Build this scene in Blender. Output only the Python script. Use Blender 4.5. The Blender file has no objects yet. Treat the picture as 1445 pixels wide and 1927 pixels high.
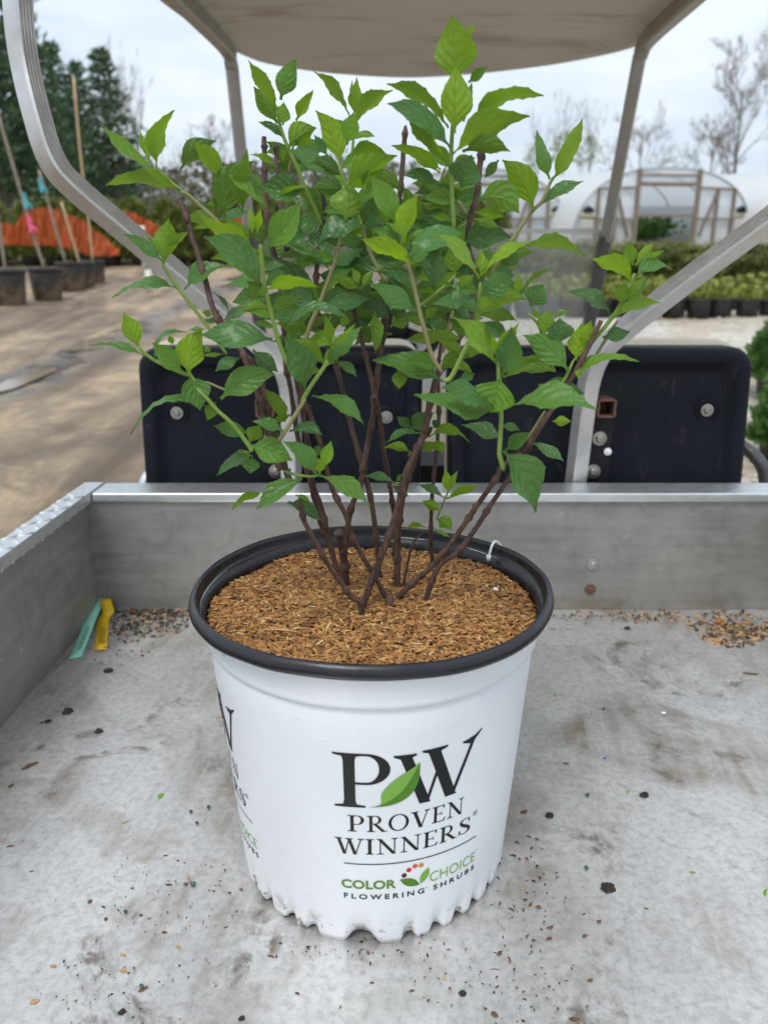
import bpy, bmesh, math, random
from mathutils import Vector, Matrix, noise as mnoise
from mathutils.geometry import tessellate_polygon
rnd = random.Random(7)
R = math.radians
scene = bpy.context.scene
COL = scene.collection

# ------------------------------------------------------------------ camera
FPX, PITCH, CAMZ = 1400.0, R(17.49), 0.482      # focal length in photo pixels, pitch down, height above bed floor
cam = bpy.data.cameras.new('camera'); camo = bpy.data.objects.new('camera', cam); COL.objects.link(camo)
camo.location = (0, 0, CAMZ); camo.rotation_euler = (R(90) - PITCH, 0, 0)
cam.sensor_fit = 'VERTICAL'; cam.sensor_height = 36.0; cam.lens = FPX / 1927 * 36.0
cam.clip_start = 0.02; cam.clip_end = 600
cam.dof.use_dof = True; cam.dof.focus_distance = 0.60; cam.dof.aperture_fstop = cam.lens / 3.6
scene.camera = camo

# ------------------------------------------------------------------ sky and sun (overcast)
SUN_EL, SUN_AZ = R(58), R(205)                    # azimuth: direction the light comes from, 0 = +y, clockwise
w = bpy.data.worlds.new('World'); scene.world = w; w.use_nodes = True
nt = w.node_tree; N = nt.nodes; N.clear()
def wn(t, **k):
    n = N.new(t)
    for a, b in k.items(): setattr(n, a, b)
    return n
sky = wn('ShaderNodeTexSky', sky_type='NISHITA', sun_disc=False); sky.sun_elevation = SUN_EL; sky.sun_rotation = SUN_AZ
sky.air_density = 1.0; sky.dust_density = 2.0
tc = wn('ShaderNodeTexCoord'); mp = wn('ShaderNodeMapping'); mp.inputs['Scale'].default_value = (1.0, 1.0, 3.6)
nz = wn('ShaderNodeTexNoise'); nz.inputs['Scale'].default_value = 2.2; nz.inputs['Detail'].default_value = 5; nz.inputs['Roughness'].default_value = 0.55
nz.inputs['Distortion'].default_value = 0.35
rp = wn('ShaderNodeValToRGB'); rp.color_ramp.elements[0].position = 0.33; rp.color_ramp.elements[1].position = 0.66
rp.color_ramp.elements[0].color = (4.85, 5.9, 7.1, 1); rp.color_ramp.elements[1].color = (7.6, 8.05, 8.6, 1)
sp = wn('ShaderNodeSeparateXYZ'); mr = wn('ShaderNodeMapRange'); mr.inputs[1].default_value = 0; mr.inputs[2].default_value = 1
mr.inputs[3].default_value = 0.95; mr.inputs[4].default_value = 1.75          # CIE overcast: zenith brighter than horizon
mx = wn('ShaderNodeMix', data_type='RGBA'); mx.inputs[0].default_value = 0.86
vm = wn('ShaderNodeVectorMath', operation='SCALE')
bg = wn('ShaderNodeBackground'); bg.inputs['Strength'].default_value = 0.1; out = wn('ShaderNodeOutputWorld')
L = nt.links.new
L(tc.outputs['Generated'], mp.inputs[0]); L(mp.outputs[0], nz.inputs['Vector']); L(nz.outputs['Fac'], rp.inputs[0])
L(tc.outputs['Generated'], sp.inputs[0]); L(sp.outputs['Z'], mr.inputs[0])
L(rp.outputs[0], vm.inputs[0]); L(mr.outputs[0], vm.inputs['Scale'])
L(sky.outputs[0], mx.inputs['A']); L(vm.outputs[0], mx.inputs['B']); L(mx.outputs['Result'], bg.inputs['Color']); L(bg.outputs[0], out.inputs[0])
sl = bpy.data.lights.new('sun', 'SUN'); sl.energy = 1.5; sl.angle = R(18); sl.color = (1.0, 0.97, 0.93)
so = bpy.data.objects.new('sun', sl); COL.objects.link(so)
sd = Vector((math.sin(SUN_AZ) * math.cos(SUN_EL), math.cos(SUN_AZ) * math.cos(SUN_EL), math.sin(SUN_EL)))
so.rotation_euler = sd.to_track_quat('Z', 'Y').to_euler(); so.location = sd * 30
vs = scene.view_settings; vs.view_transform = 'Standard'; vs.look = 'None'; vs.exposure = 0.32; vs.gamma = 1.0; vs.use_curve_mapping = False
scene.render.engine = 'CYCLES'
scene.cycles.max_bounces = 6; scene.cycles.transparent_max_bounces = 12

# ------------------------------------------------------------------ geometry helpers
CP, SP = math.cos(PITCH), math.sin(PITCH)
def ray(px, py):
    a = (px - 722.5) / FPX; b = (963.5 - py) / FPX
    return Vector((a, CP + b * SP, -SP + b * CP))
CAM = Vector((0, 0, CAMZ))
def at(px, py, y):                # point seen at (px, py) of the photograph that stands y metres ahead
    d = ray(px, py); return CAM + d * (y / d.y)
def onz(px, py, z=0.0):           # point on a level plane
    d = ray(px, py); return CAM + d * ((z - CAMZ) / d.z)
GZ, GS = -0.70, 0.085             # ground below the cart and its gentle rise ahead
def gz(y): return GZ + GS * y
def ground(px, py):
    d = ray(px, py); t = (GZ - CAMZ) / (d.z - GS * d.y); return CAM + d * t

def mesh(name, verts, faces, mat=None, smooth=False):
    me = bpy.data.meshes.new(name); me.from_pydata([tuple(v) for v in verts], [], faces)
    if mat:
        for m in (mat if isinstance(mat, (list, tuple)) else [mat]): me.materials.append(m)
    if smooth: me.polygons.foreach_set('use_smooth', [True] * len(me.polygons))
    me.update(); return me
def link(name, me, parent=None):
    o = bpy.data.objects.new(name, me); COL.objects.link(o)
    if parent:
        o.parent = parent
        if parent.type == 'EMPTY': o.matrix_parent_inverse = Matrix.Translation(-parent.location)
    return o
def tag(o, label=None, cat=None, group=None, kind=None):
    if label: o['label'] = label
    if cat: o['category'] = cat
    if group: o['group'] = group
    if kind: o['kind'] = kind
    return o
def empty(name, loc=(0, 0, 0)):
    o = bpy.data.objects.new(name, None); COL.objects.link(o); o.location = loc; o.empty_display_size = 0.05; return o
def copy_tree(root, loc, rz=0, sc=1.0):
    r = root.copy(); COL.objects.link(r); r.location = loc; r.rotation_euler = (0, 0, rz); r.scale = (sc, sc, sc)
    for ch in root.children:
        c = ch.copy(); COL.objects.link(c); c.parent = r
        for g in ch.children:
            d = g.copy(); COL.objects.link(d); d.parent = c
    return r
class MB:                         # collects shapes into one mesh
    def __init__(s): s.v = []; s.f = []; s.m = []
    def add(s, v, f, mi=0):
        b = len(s.v); s.v += [Vector(x) for x in v]; s.f += [tuple(i + b for i in q) for q in f]; s.m += [mi] * len(f)
    def box(s, x0, x1, y0, y1, z0, z1, mi=0):
        s.add([(x0,y0,z0),(x1,y0,z0),(x1,y1,z0),(x0,y1,z0),(x0,y0,z1),(x1,y0,z1),(x1,y1,z1),(x0,y1,z1)],
              [(0,3,2,1),(4,5,6,7),(0,1,5,4),(1,2,6,5),(2,3,7,6),(3,0,4,7)], mi)
    def tube(s, pts, rad, n=8, cap=True, mi=0, prof=None, up=None):
        pts = [Vector(p) for p in pts]; k = len(pts)
        rr = rad if isinstance(rad, (list, tuple)) else [rad] * k
        prev = None; rings = []
        for i, p in enumerate(pts):
            t = (pts[min(i + 1, k - 1)] - pts[max(i - 1, 0)]).normalized()
            if prev is None:
                a = up if up is not None else (Vector((0, 0, 1)) if abs(t.z) < 0.9 else Vector((1, 0, 0)))
                u = (a - t * a.dot(t)).normalized()
            else: u = (prev - t * prev.dot(t)).normalized()
            prev = u; vv = t.cross(u)
            if prof: rings.append([p + u * a * rr[i] + vv * b * rr[i] for a, b in prof])
            else: rings.append([p + (u * math.cos(2*math.pi*j/n) + vv * math.sin(2*math.pi*j/n)) * rr[i] for j in range(n)])
        if prof: n = len(prof)
        vs_ = [x for r in rings for x in r]; fs = []
        for i in range(k - 1):
            for j in range(n):
                j2 = (j + 1) % n; fs.append((i*n+j, i*n+j2, (i+1)*n+j2, (i+1)*n+j))
        if cap: fs.append(tuple(range(n-1, -1, -1))); fs.append(tuple(range((k-1)*n, k*n)))
        s.add(vs_, fs, mi)
    def lathe(s, prof, n=64, c=(0,0), mi=0, close=False):
        vs_ = []; fs = []; k = len(prof)
        for r, z in prof:
            for j in range(n):
                a = 2*math.pi*j/n; vs_.append((c[0]+r*math.cos(a), c[1]+r*math.sin(a), z))
        for i in range(k if close else k-1):
            i2 = (i+1) % k
            for j in range(n):
                j2 = (j+1) % n; fs.append((i*n+j, i*n+j2, i2*n+j2, i2*n+j))
        s.add(vs_, fs, mi)
    def build(s, name, mat, parent=None, smooth=False):
        me = mesh(name, s.v, s.f, mat, smooth)
        if isinstance(mat, (list, tuple)): me.polygons.foreach_set('material_index', s.m)
        return link(name, me, parent)
def bevel(o, width=0.004, seg=2, angle=35):
    m = o.modifiers.new('bevel', 'BEVEL'); m.width = width; m.segments = seg; m.limit_method = 'ANGLE'; m.angle_limit = R(angle)
    o.data.polygons.foreach_set('use_smooth', [True] * len(o.data.polygons))
    wn_ = o.modifiers.new('wn', 'WEIGHTED_NORMAL'); wn_.keep_sharp = True
    return o
def smooth_path(pts, n=6):        # Catmull-Rom
    pts = [Vector(p) for p in pts]; P = [pts[0]*2 - pts[1]] + pts + [pts[-1]*2 - pts[-2]]; o = []
    for i in range(1, len(P) - 2):
        for j in range(n):
            t = j / n; a, b, c, d = P[i-1], P[i], P[i+1], P[i+2]
            o.append(0.5*((2*b) + (c-a)*t + (2*a-5*b+4*c-d)*t*t + (3*b-a-3*c+d)*t**3))
    o.append(pts[-1]); return o

# ------------------------------------------------------------------ materials
MATS = {}
class NT:
    def __init__(s, name):
        s.m = bpy.data.materials.new(name); s.m.use_nodes = True; s.t = s.m.node_tree; s.n = s.t.nodes
        s.b = s.n['Principled BSDF']; s.o = s.n['Material Output']; MATS[name] = s.m
    def new(s, t, **k):
        n = s.n.new(t)
        for a, b in k.items(): setattr(n, a, b)
        return n
    def l(s, a, b): s.t.links.new(a, b)
    def coord(s, kind='Object', scale=(1,1,1)):
        t = s.new('ShaderNodeTexCoord'); m = s.new('ShaderNodeMapping'); m.inputs['Scale'].default_value = scale
        if kind == 'World':
            g = s.new('ShaderNodeNewGeometry'); s.l(g.outputs['Position'], m.inputs[0])
        else: s.l(t.outputs[kind], m.inputs[0])
        return m.outputs[0]
    def noise(s, vec, scale, detail=4, rough=0.55, dist=0.0):
        n = s.new('ShaderNodeTexNoise'); n.inputs['Scale'].default_value = scale; n.inputs['Detail'].default_value = detail
        n.inputs['Roughness'].default_value = rough; n.inputs['Distortion'].default_value = dist; s.l(vec, n.inputs['Vector']); return n.outputs['Fac']
    def ramp(s, fac, stops):
        r = s.new('ShaderNodeValToRGB'); e = r.color_ramp.elements
        while len(e) > len(stops): e.remove(e[-1])
        while len(e) < len(stops): e.new(0.5)
        for i, (p, c) in enumerate(stops):
            e[i].position = p; e[i].color = (c, c, c, 1) if isinstance(c, (int, float)) else (*c, 1)
        s.l(fac, r.inputs[0]); return r.outputs[0]
    def mix(s, fac, a, b, mode='MIX'):
        m = s.new('ShaderNodeMix', data_type='RGBA', blend_type=mode)
        for v, i in ((fac, 0), (a, 'A'), (b, 'B')):
            if hasattr(v, 'is_linked') or isinstance(v, bpy.types.NodeSocket): s.l(v, m.inputs[i])
            elif i == 0: m.inputs[0].default_value = v
            else: m.inputs[i].default_value = (*v, 1)
        return m.outputs['Result']
    def math(s, op, a, b=None, clamp=False):
        m = s.new('ShaderNodeMath', operation=op); m.use_clamp = clamp
        for v, i in ((a, 0), (b, 1)):
            if v is None: continue
            if isinstance(v, bpy.types.NodeSocket): s.l(v, m.inputs[i])
            else: m.inputs[i].default_value = v
        return m.outputs[0]
    def bump(s, h, strength=0.3, dist=0.001):
        b = s.new('ShaderNodeBump'); b.inputs['Strength'].default_value = strength; b.inputs['Distance'].default_value = dist
        s.l(h, b.inputs['Height']); s.l(b.outputs[0], s.b.inputs['Normal'])
    def base(s, c):
        if isinstance(c, bpy.types.NodeSocket): s.l(c, s.b.inputs['Base Color'])
        else: s.b.inputs['Base Color'].default_value = (*c, 1)
    def rough(s, c):
        if isinstance(c, bpy.types.NodeSocket): s.l(c, s.b.inputs['Roughness'])
        else: s.b.inputs['Roughness'].default_value = c
def simple(name, c1, c2=None, scale=20, rough=0.6, metal=0.0, bump=0.0, bscale=None, bdist=0.001, coord='Object', stretch=(1,1,1), rough2=None, spec=.5):
    m = NT(name); v = m.coord(coord, stretch); f = m.noise(v, scale)
    m.base(m.mix(m.ramp(f, [(0.3, 0.0), (0.7, 1.0)]), c1, c2 or tuple(x*0.8 for x in c1)))
    if rough2 is not None:
        m.rough(m.ramp(m.noise(v, scale*2.3), [(0.3, rough), (0.7, rough2)]))
    else: m.rough(rough)
    m.b.inputs['Metallic'].default_value = metal; m.b.inputs['Specular IOR Level'].default_value = spec
    if bump: m.bump(m.noise(v, bscale or scale*3, 6), bump, bdist)
    return m.m

# oxidised aluminium of the bed floor: smeared mud, scratches, specks
m = NT('bed_floor_aluminium'); v = m.coord('World')
def rotated(ang, sc):
    g = m.new('ShaderNodeNewGeometry'); a = m.new('ShaderNodeMapping'); a.inputs['Rotation'].default_value = (0, 0, R(ang)); m.l(g.outputs['Position'], a.inputs[0])
    b = m.new('ShaderNodeMapping'); b.inputs['Scale'].default_value = sc; m.l(a.outputs[0], b.inputs[0]); return b.outputs[0]
big = m.noise(v, 2.6, 5, .6, .9); mid = m.noise(v, 13, 6, .68, .8); fine = m.noise(v, 140, 5, .7); blot = m.noise(v, 38, 5, .65, .5)
c = m.mix(m.ramp(big, [(.3, 0.), (.7, 1.)]), (.61, .595, .565), (.81, .80, .775))
c = m.mix(m.math('MULTIPLY', m.ramp(mid, [(.35, 1.), (.58, 0.)]), .25), c, (.36, .345, .325))
c = m.mix(m.math('MULTIPLY', m.ramp(fine, [(.36, 1.), (.56, 0.)]), .38), c, (.27, .26, .24))
smear = m.ramp(m.noise(rotated(8, (22, 2.2, 1)), 1.4, 6, .6, .5), [(.36, .15), (.64, 1.)])
mud = m.math('MULTIPLY', m.ramp(m.noise(v, 4.6, 6, .62, 1.4), [(.50, 0.), (.66, 1.)]), smear)
c = m.mix(m.math('MULTIPLY', mud, .9), c, (.27, .20, .135))
mud2 = m.math('MULTIPLY', m.ramp(m.noise(v, 9, 6, .65, 1.0), [(.54, 0.), (.64, 1.)]), m.ramp(blot, [(.46, 0.), (.58, 1.)]))
c = m.mix(m.math('MULTIPLY', mud2, .8), c, (.16, .12, .085))
for ang, sc_, lo in ((12, (200, 7, 1), .60), (78, (220, 9, 1), .62), (-35, (190, 8, 1), .64), (140, (230, 10, 1), .65)):
    ln_ = m.noise(rotated(ang, sc_), 1.0, 3, .5, .25); gate = m.ramp(m.noise(v, 6, 3), [(.45, 0.), (.6, 1.)])
    c = m.mix(m.math('MULTIPLY', m.math('MULTIPLY', m.ramp(ln_, [(lo, 0.), (lo + .05, 1.)]), gate), .16), c, (.27, .255, .235))
m.base(c); m.b.inputs['Metallic'].default_value = .68
m.rough(m.ramp(mid, [(.3, .26), (.7, .50)])); m.bump(m.mix(.5, fine, blot), .3, .0008)

m = NT('bed_wall_aluminium'); v = m.coord('World'); vh = m.coord('World', (3, 3, 40))
big = m.noise(v, 6, 5, .6, .6); br = m.noise(vh, 2.2, 4, .6)
c = m.mix(m.ramp(big, [(.3, 0.), (.7, 1.)]), (.19, .186, .172), (.34, .33, .30))
c = m.mix(m.math('MULTIPLY', m.ramp(br, [(.42, 0.), (.62, 1.)]), .3), c, (.36, .35, .32))
c = m.mix(m.math('MULTIPLY', m.ramp(m.noise(v, 24, 6, .68, 1.), [(.5, 0.), (.66, 1.)]), .35), c, (.15, .14, .122))
sk = m.math('MULTIPLY', m.ramp(m.noise(v, 55, 4, .6), [(.64, 0.), (.7, 1.)]), m.ramp(big, [(.4, 0.), (.6, 1.)]))
c = m.mix(m.math('MULTIPLY', sk, .5), c, (.5, .5, .48))
sz = m.new('ShaderNodeSeparateXYZ'); m.l(v, sz.inputs[0])
low = m.math('MULTIPLY', m.ramp(sz.outputs['Z'], [(0.0, 1.), (.035, 0.)]), m.ramp(m.noise(v, 18, 5), [(.4, 0.), (.65, 1.)]))
c = m.mix(m.math('MULTIPLY', low, .7), c, (.2, .15, .10))
m.base(c); m.b.inputs['Metallic'].default_value = .45; m.rough(m.ramp(br, [(.3, .42), (.7, .6)])); m.bump(br, .12, .001)

def metal(name, c1, c2, r1, r2, scale=40, mt=.9, bump=.08):
    m = NT(name); v = m.coord('World'); f = m.noise(v, scale, 5, .6); g = m.noise(v, scale*6, 3)
    m.base(m.mix(m.ramp(f, [(.3, 0.), (.7, 1.)]), c1, c2)); m.b.inputs['Metallic'].default_value = mt
    m.rough(m.ramp(g, [(.3, r1), (.7, r2)])); m.bump(g, bump, .0006); return m.m
metal('rail_aluminium', (.72, .73, .73), (.60, .61, .61), .30, .48)
metal('strut_aluminium', (.66, .655, .64), (.54, .53, .51), .34, .5, 30)
metal('tube_grey', (.40, .39, .37), (.33, .32, .30), .38, .5, 30, .7)
metal('bolt_steel', (.44, .42, .38), (.30, .27, .23), .3, .5, 120)
metal('rusty_steel', (.20, .10, .065), (.10, .055, .04), .6, .8, 150, .3, .3)
metal('dark_tube', (.075, .073, .075), (.12, .115, .12), .32, .5, 60, .4)
simple('black_plastic', (.004, .0055, .010), (.007, .009, .014), 30, .5, 0, .12, 400, .0005, rough2=.62, spec=.14)
simple('rim_plastic', (.006, .0065, .009), (.012, .012, .015), 45, .2, 0, .2, 90, .0006, rough2=.38, spec=.5)
m = NT('seat_shell'); v = m.coord('World'); f = m.noise(v, 7, 5, .6, .8); g_ = m.noise(v, 420, 2); d_ = m.noise(m.coord('World', (1, 1, .4)), 60, 5, .6, .4)
c = m.mix(m.ramp(f, [(.35, 0.), (.7, 1.)]), (.004, .0055, .010), (.008, .010, .014)); c = m.mix(m.math('MULTIPLY', m.ramp(d_, [(.6, 0.), (.72, 1.)]), .5), c, (.045, .043, .042))
m.base(c); m.rough(m.ramp(f, [(.3, .45), (.7, .65)])); m.b.inputs['Specular IOR Level'].default_value = .16; m.bump(g_, .25, .0006)
simple('beige_vinyl', (.70, .63, .50), (.62, .55, .43), 25, .5, 0, .1, 200, .0006)
simple('dash_grey', (.46, .46, .45), (.62, .62, .60), 6, .45)
simple('dash_black', (.008, .008, .010), (.014, .014, .016), 20, .5, spec=.2)
simple('cream_body', (.62, .57, .46), (.56, .5, .4), 8, .4)
m = NT('roof_plastic'); v = m.coord('World'); f = m.noise(v, 3.5, 5, .6, .8); g = m.noise(m.coord('World', (1.2, 7, 1)), 2.2, 4, .6, .6)
c = m.mix(m.ramp(f, [(.3, 0.), (.7, 1.)]), (.47, .44, .385), (.53, .495, .435))
c = m.mix(m.math('MULTIPLY', m.ramp(g, [(.54, 0.), (.68, 1.)]), .6), c, (.24, .19, .14))
m.base(c); m.rough(.6); m.bump(f, .1, .01)
m = NT('mulch_hull')
ge = m.new('ShaderNodeNewGeometry'); oi = ge.outputs['Random Per Island']
m.base(m.ramp(oi, [(0., (.06, .028, .009)), (.08, (.14, .06, .015)), (.3, (.26, .112, .027)), (.75, (.385, .178, .047)), (.95, (.48, .26, .08)), (1., (.60, .43, .21))])); m.rough(.62)
simple('mulch_bed', (.17, .085, .028), (.11, .052, .018), 150, .9, 0, .6, 300, .003)
m = NT('bark'); v = m.coord('World', (1, 1, .35)); f = m.noise(v, 220, 6, .65, .4); g = m.noise(v, 45, 3)
c = m.mix(m.ramp(f, [(.32, 0.), (.68, 1.)]), (.022, .010, .007), (.115, .060, .040))
m.base(m.mix(m.math('MULTIPLY', m.ramp(g, [(.5, 0.), (.7, 1.)]), .5), c, (.18, .11, .078))); m.rough(.7); m.bump(f, 1.0, .0016)
m = NT('green_stem'); v = m.coord('World'); f = m.noise(v, 60, 3)
m.base(m.mix(m.ramp(f, [(.35, 0.), (.7, 1.)]), (.15, .26, .035), (.22, .30, .06))); m.rough(.5); m.b.inputs['Subsurface Weight'].default_value = .0
m = NT('pale_stem'); v = m.coord('World'); f = m.noise(v, 40, 3)
m.base(m.mix(m.ramp(f, [(.4, 0.), (.75, 1.)]), (.24, .24, .10), (.22, .15, .08))); m.rough(.55)

# leaf: tone in the object's colour (r: 0 young .. 1 old, g: random), veins from the UV of the blade
def leaf_material(name='leaf'):
    m = NT(name); uv = m.new('ShaderNodeUVMap').outputs[0]; s = m.new('ShaderNodeSeparateXYZ'); m.l(uv, s.inputs[0])
    u, vv = s.outputs[0], s.outputs[1]
    a = m.math('ABSOLUTE', m.math('SUBTRACT', vv, .5)); a2 = m.math('MULTIPLY', a, 2.0)
    oi = m.new('ShaderNodeObjectInfo'); sc = m.new('ShaderNodeSeparateColor'); m.l(oi.outputs['Color'], sc.inputs[0])
    at_ = m.new('ShaderNodeAttribute', attribute_name='tone_add')
    tone, rr = m.math('ADD', sc.outputs[0], at_.outputs['Fac']), sc.outputs[1]
    ph = m.math('SUBTRACT', m.math('MULTIPLY', u, 5.0), m.math('MULTIPLY', m.math('POWER', a2, 1.25), 1.9))
    ph = m.math('ADD', ph, m.math('MULTIPLY', rr, 3.0))
    fr = m.math('ABSOLUTE', m.math('SUBTRACT', m.math('FRACT', ph), .5))              # .5 on a vein
    vein = m.ramp(fr, [(.43, 0.), (.5, 1.)])
    mid = m.ramp(a2, [(.0, 1.), (.075, 0.)])
    veins = m.math('MAXIMUM', m.math('MULTIPLY', vein, .8), mid)
    wv = m.coord('UV', (16, 9, 1)); cell = m.new('ShaderNodeTexVoronoi', feature='DISTANCE_TO_EDGE'); cell.inputs['Scale'].default_value = 3.2; m.l(wv, cell.inputs['Vector'])
    net = m.ramp(cell.outputs['Distance'], [(0., 1.), (.12, 0.)])
    nz_ = m.noise(m.coord('World'), 70, 4, .6)
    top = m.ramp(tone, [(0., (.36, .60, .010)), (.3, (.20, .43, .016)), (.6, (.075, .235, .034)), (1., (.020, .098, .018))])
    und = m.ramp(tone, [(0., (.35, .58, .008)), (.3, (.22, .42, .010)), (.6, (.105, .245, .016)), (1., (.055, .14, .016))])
    g = m.new('ShaderNodeNewGeometry')
    colr = m.mix(g.outputs['Backfacing'], top, und)
    colr = m.mix(m.math('MULTIPLY', rr, .45), colr, m.mix(.5, colr, (.006, .02, .004)))
    colr = m.mix(m.ramp(nz_, [(.3, .22), (.65, 0.)]), colr, m.mix(.5, colr, (.01, .03, .008)))
    vc = m.mix(.5, colr, (.32, .46, .14))
    colr = m.mix(m.math('MULTIPLY', veins, .62), colr, vc)
    colr = m.mix(m.math('MULTIPLY', net, .13), colr, vc)
    spot = m.ramp(m.noise(m.coord('World'), 95, 2, .5), [(.73, 0.), (.78, 1.)])
    colr = m.mix(m.math('MULTIPLY', spot, m.ramp(tone, [(.3, 0.), (.7, .7)])), colr, (.10, .065, .02))
    m.base(colr)
    wet = m.ramp(m.noise(m.coord('World', (1, 1, 1)), 38, 3, .5, .6), [(.47, 0.), (.56, 1.)])
    wetm = m.math('MULTIPLY', wet, m.ramp(tone, [(.4, 0.), (.75, 1.)]))
    m.rough(m.mix(wetm, (.36, .36, .36), (.09, .09, .09)))
    m.b.inputs['Specular IOR Level'].default_value = .55; m.b.inputs['Coat Weight'].default_value = .22; m.b.inputs['Coat Roughness'].default_value = .22
    h = m.math('SUBTRACT', m.math('MULTIPLY', fr, -1.2), m.math('MULTIPLY', mid, 1.0))
    h = m.math('SUBTRACT', h, m.math('MULTIPLY', net, .18))
    h = m.math('ADD', h, m.math('MULTIPLY', m.noise(m.coord('World'), 210, 3, .6), .5))
    m.bump(h, .65, .0020)
    tr = m.new('ShaderNodeBsdfTranslucent'); m.l(m.mix(.35, und, (.42, .62, .03)), tr.inputs['Color'])
    ms = m.new('ShaderNodeMixShader'); m.l(m.ramp(tone, [(0., .46), (.5, .32), (1., .12)]), ms.inputs[0])
    m.l(m.b.outputs[0], ms.inputs[1]); m.l(tr.outputs[0], ms.inputs[2]); m.l(ms.outputs[0], m.o.inputs[0])
leaf_material()

m = NT('pot_white'); v = m.coord('World'); f = m.noise(v, 9, 4, .6); sc_ = m.noise(m.coord('World', (1, 1, 2.5)), 160, 5, .6, .5)
c = m.mix(m.ramp(f, [(.35, 0.), (.7, 1.)]), (.72, .735, .75), (.67, .685, .70))
sz = m.new('ShaderNodeSeparateXYZ'); m.l(v, sz.inputs[0])
scm = m.math('MULTIPLY', m.ramp(sc_, [(.66, 0.), (.72, 1.)]), m.ramp(sz.outputs['Z'], [(.175, .12), (.215, .8)]))
c = m.mix(scm, c, (.33, .33, .33))
lowz = m.ramp(sz.outputs['Z'], [(.001, 1.), (.026, 0.)])
dirt = m.math('MULTIPLY', lowz, m.ramp(m.noise(v, 75, 5, .65), [(.54, 0.), (.59, 1.)]))
c = m.mix(dirt, c, (.05, .034, .022))
spk = m.math('MULTIPLY', m.ramp(m.noise(v, 330, 2), [(.73, 0.), (.76, 1.)]), m.ramp(sz.outputs['Z'], [(.0, 1.), (.1, .1)]))
c = m.mix(spk, c, (.05, .04, .03)); hs = m.math('MULTIPLY', m.ramp(m.noise(m.coord('World', (1, 1, 14)), 30, 4, .6, .3), [(.62, 0.), (.68, 1.)]), m.ramp(m.noise(v, 14, 4), [(.5, 0.), (.62, 1.)]))
c = m.mix(m.math('MULTIPLY', hs, .22), c, (.42, .41, .39)); m.base(c); m.rough(m.ramp(f, [(.3, .26), (.7, .42)])); m.bump(f, .2, .005)
for nm, cc in dict(print_black=(.008, .012, .012), print_leaf_light=(.18, .38, .06), print_leaf_dark=(.075, .20, .018), print_green=(.11, .22, .028), print_lime=(.20, .40, .06),
                   print_maroon=(.11, .008, .02), print_red=(.52, .03, .03), print_orange=(.62, .10, .025), print_amber=(.62, .23, .03), print_grey=(.05, .055, .055)).items():
    simple(nm, cc, tuple(x*.9 for x in cc), 200, .4, spec=.2)
simple('white_plastic', (.8, .8, .8), (.72, .72, .72), 30, .35)
simple('tag_mint', (.25, .62, .46), (.33, .70, .54), 30, .5); simple('tag_yellow', (.75, .47, .01), (.66, .40, .01), 30, .5)
simple('soil_dark', (.016, .013, .010), (.045, .035, .026), 260, .9, 0, .9, 300, .003)
simple('bark_chip', (.085, .045, .025), (.16, .085, .045), 120, .85, 0, .5, 200, .001)
simple('tan_chip', (.42, .24, .09), (.52, .33, .15), 120, .75); simple('pellet_green', (.012, .085, .055), (.02, .12, .08), 100, .4)
simple('leaf_bit', (.19, .33, .04), (.12, .25, .03), 60, .55); simple('blue_bit', (.05, .13, .5), (.04, .1, .4), 60, .5)
simple('orange_bit', (.45, .14, .03), (.35, .1, .03), 60, .7)

# terrain: packed dirt on the left, pale gravel on the right
m = NT('ground_dirt'); v = m.coord('World'); s = m.new('ShaderNodeSeparateXYZ'); m.l(v, s.inputs[0])
big = m.noise(v, .55, 6, .62, .8); mid = m.noise(v, 3.2, 7, .66, .5); fin = m.noise(v, 26, 6, .7)
trk = m.noise(m.coord('World', (.9, .16, 1)), 1.6, 6, .62, .7)
c = m.mix(m.ramp(trk, [(.38, 0.), (.58, 1.)]), (.16, .113, .074), (.50, .375, .235))
blt = m.noise(v, 1.5, 7, .68, 1.2)
c = m.mix(m.math('MULTIPLY', m.ramp(blt, [(.38, 1.), (.52, 0.)]), .55), c, (.12, .088, .066))
c = m.mix(m.math('MULTIPLY', m.ramp(mid, [(.40, 1.), (.55, 0.)]), .4), c, (.11, .082, .062))
c = m.mix(m.math('MULTIPLY', m.ramp(fin, [(.35, 1.), (.6, 0.)]), .35), c, (.09, .065, .05))
vo = m.new('ShaderNodeTexVoronoi'); vo.inputs['Scale'].default_value = 16; m.l(v, vo.inputs['Vector'])
gr = m.mix(m.ramp(mid, [(.35, 0.), (.65, 1.)]), (.38, .33, .26), (.56, .51, .43))
gr = m.mix(m.math('MULTIPLY', m.ramp(vo.outputs['Color'], [(.2, 0.), (.8, 1.)]), .7), gr, (.70, .67, .60))
gr = m.mix(m.ramp(big, [(.45, 0.), (.62, .65)]), gr, (.40, .29, .18))
isg = m.math('ADD', s.outputs[0], m.math('MULTIPLY', m.math('SUBTRACT', big, .5), 3.0))
c = m.mix(m.ramp(isg, [(.9 / 10, 0.), (1.5 / 10, 1.)]) if False else m.math('MULTIPLY', m.math('SUBTRACT', isg, .7), 1.6, True), c, gr)
wa, wb = ground(-10, 735), ground(345, 578); wd_ = (wb - wa); wl = math.hypot(wd_.x, wd_.y); wnx, wny = -wd_.y/wl, wd_.x/wl     # the wheel track where water stands
dist = m.math('ABSOLUTE', m.math('ADD', m.math('ADD', m.math('MULTIPLY', m.math('SUBTRACT', s.outputs[0], wa.x), wnx), m.math('MULTIPLY', m.math('SUBTRACT', s.outputs[1], wa.y), wny)), m.math('MULTIPLY', m.math('SUBTRACT', m.noise(v, .8, 5, .6, .5), .5), 1.6)))
wet = m.ramp(m.math('ADD', dist, m.math('MULTIPLY', m.math('SUBTRACT', mid, .5), .5)), [(.10, 1.), (.34, 0.)])
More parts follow.
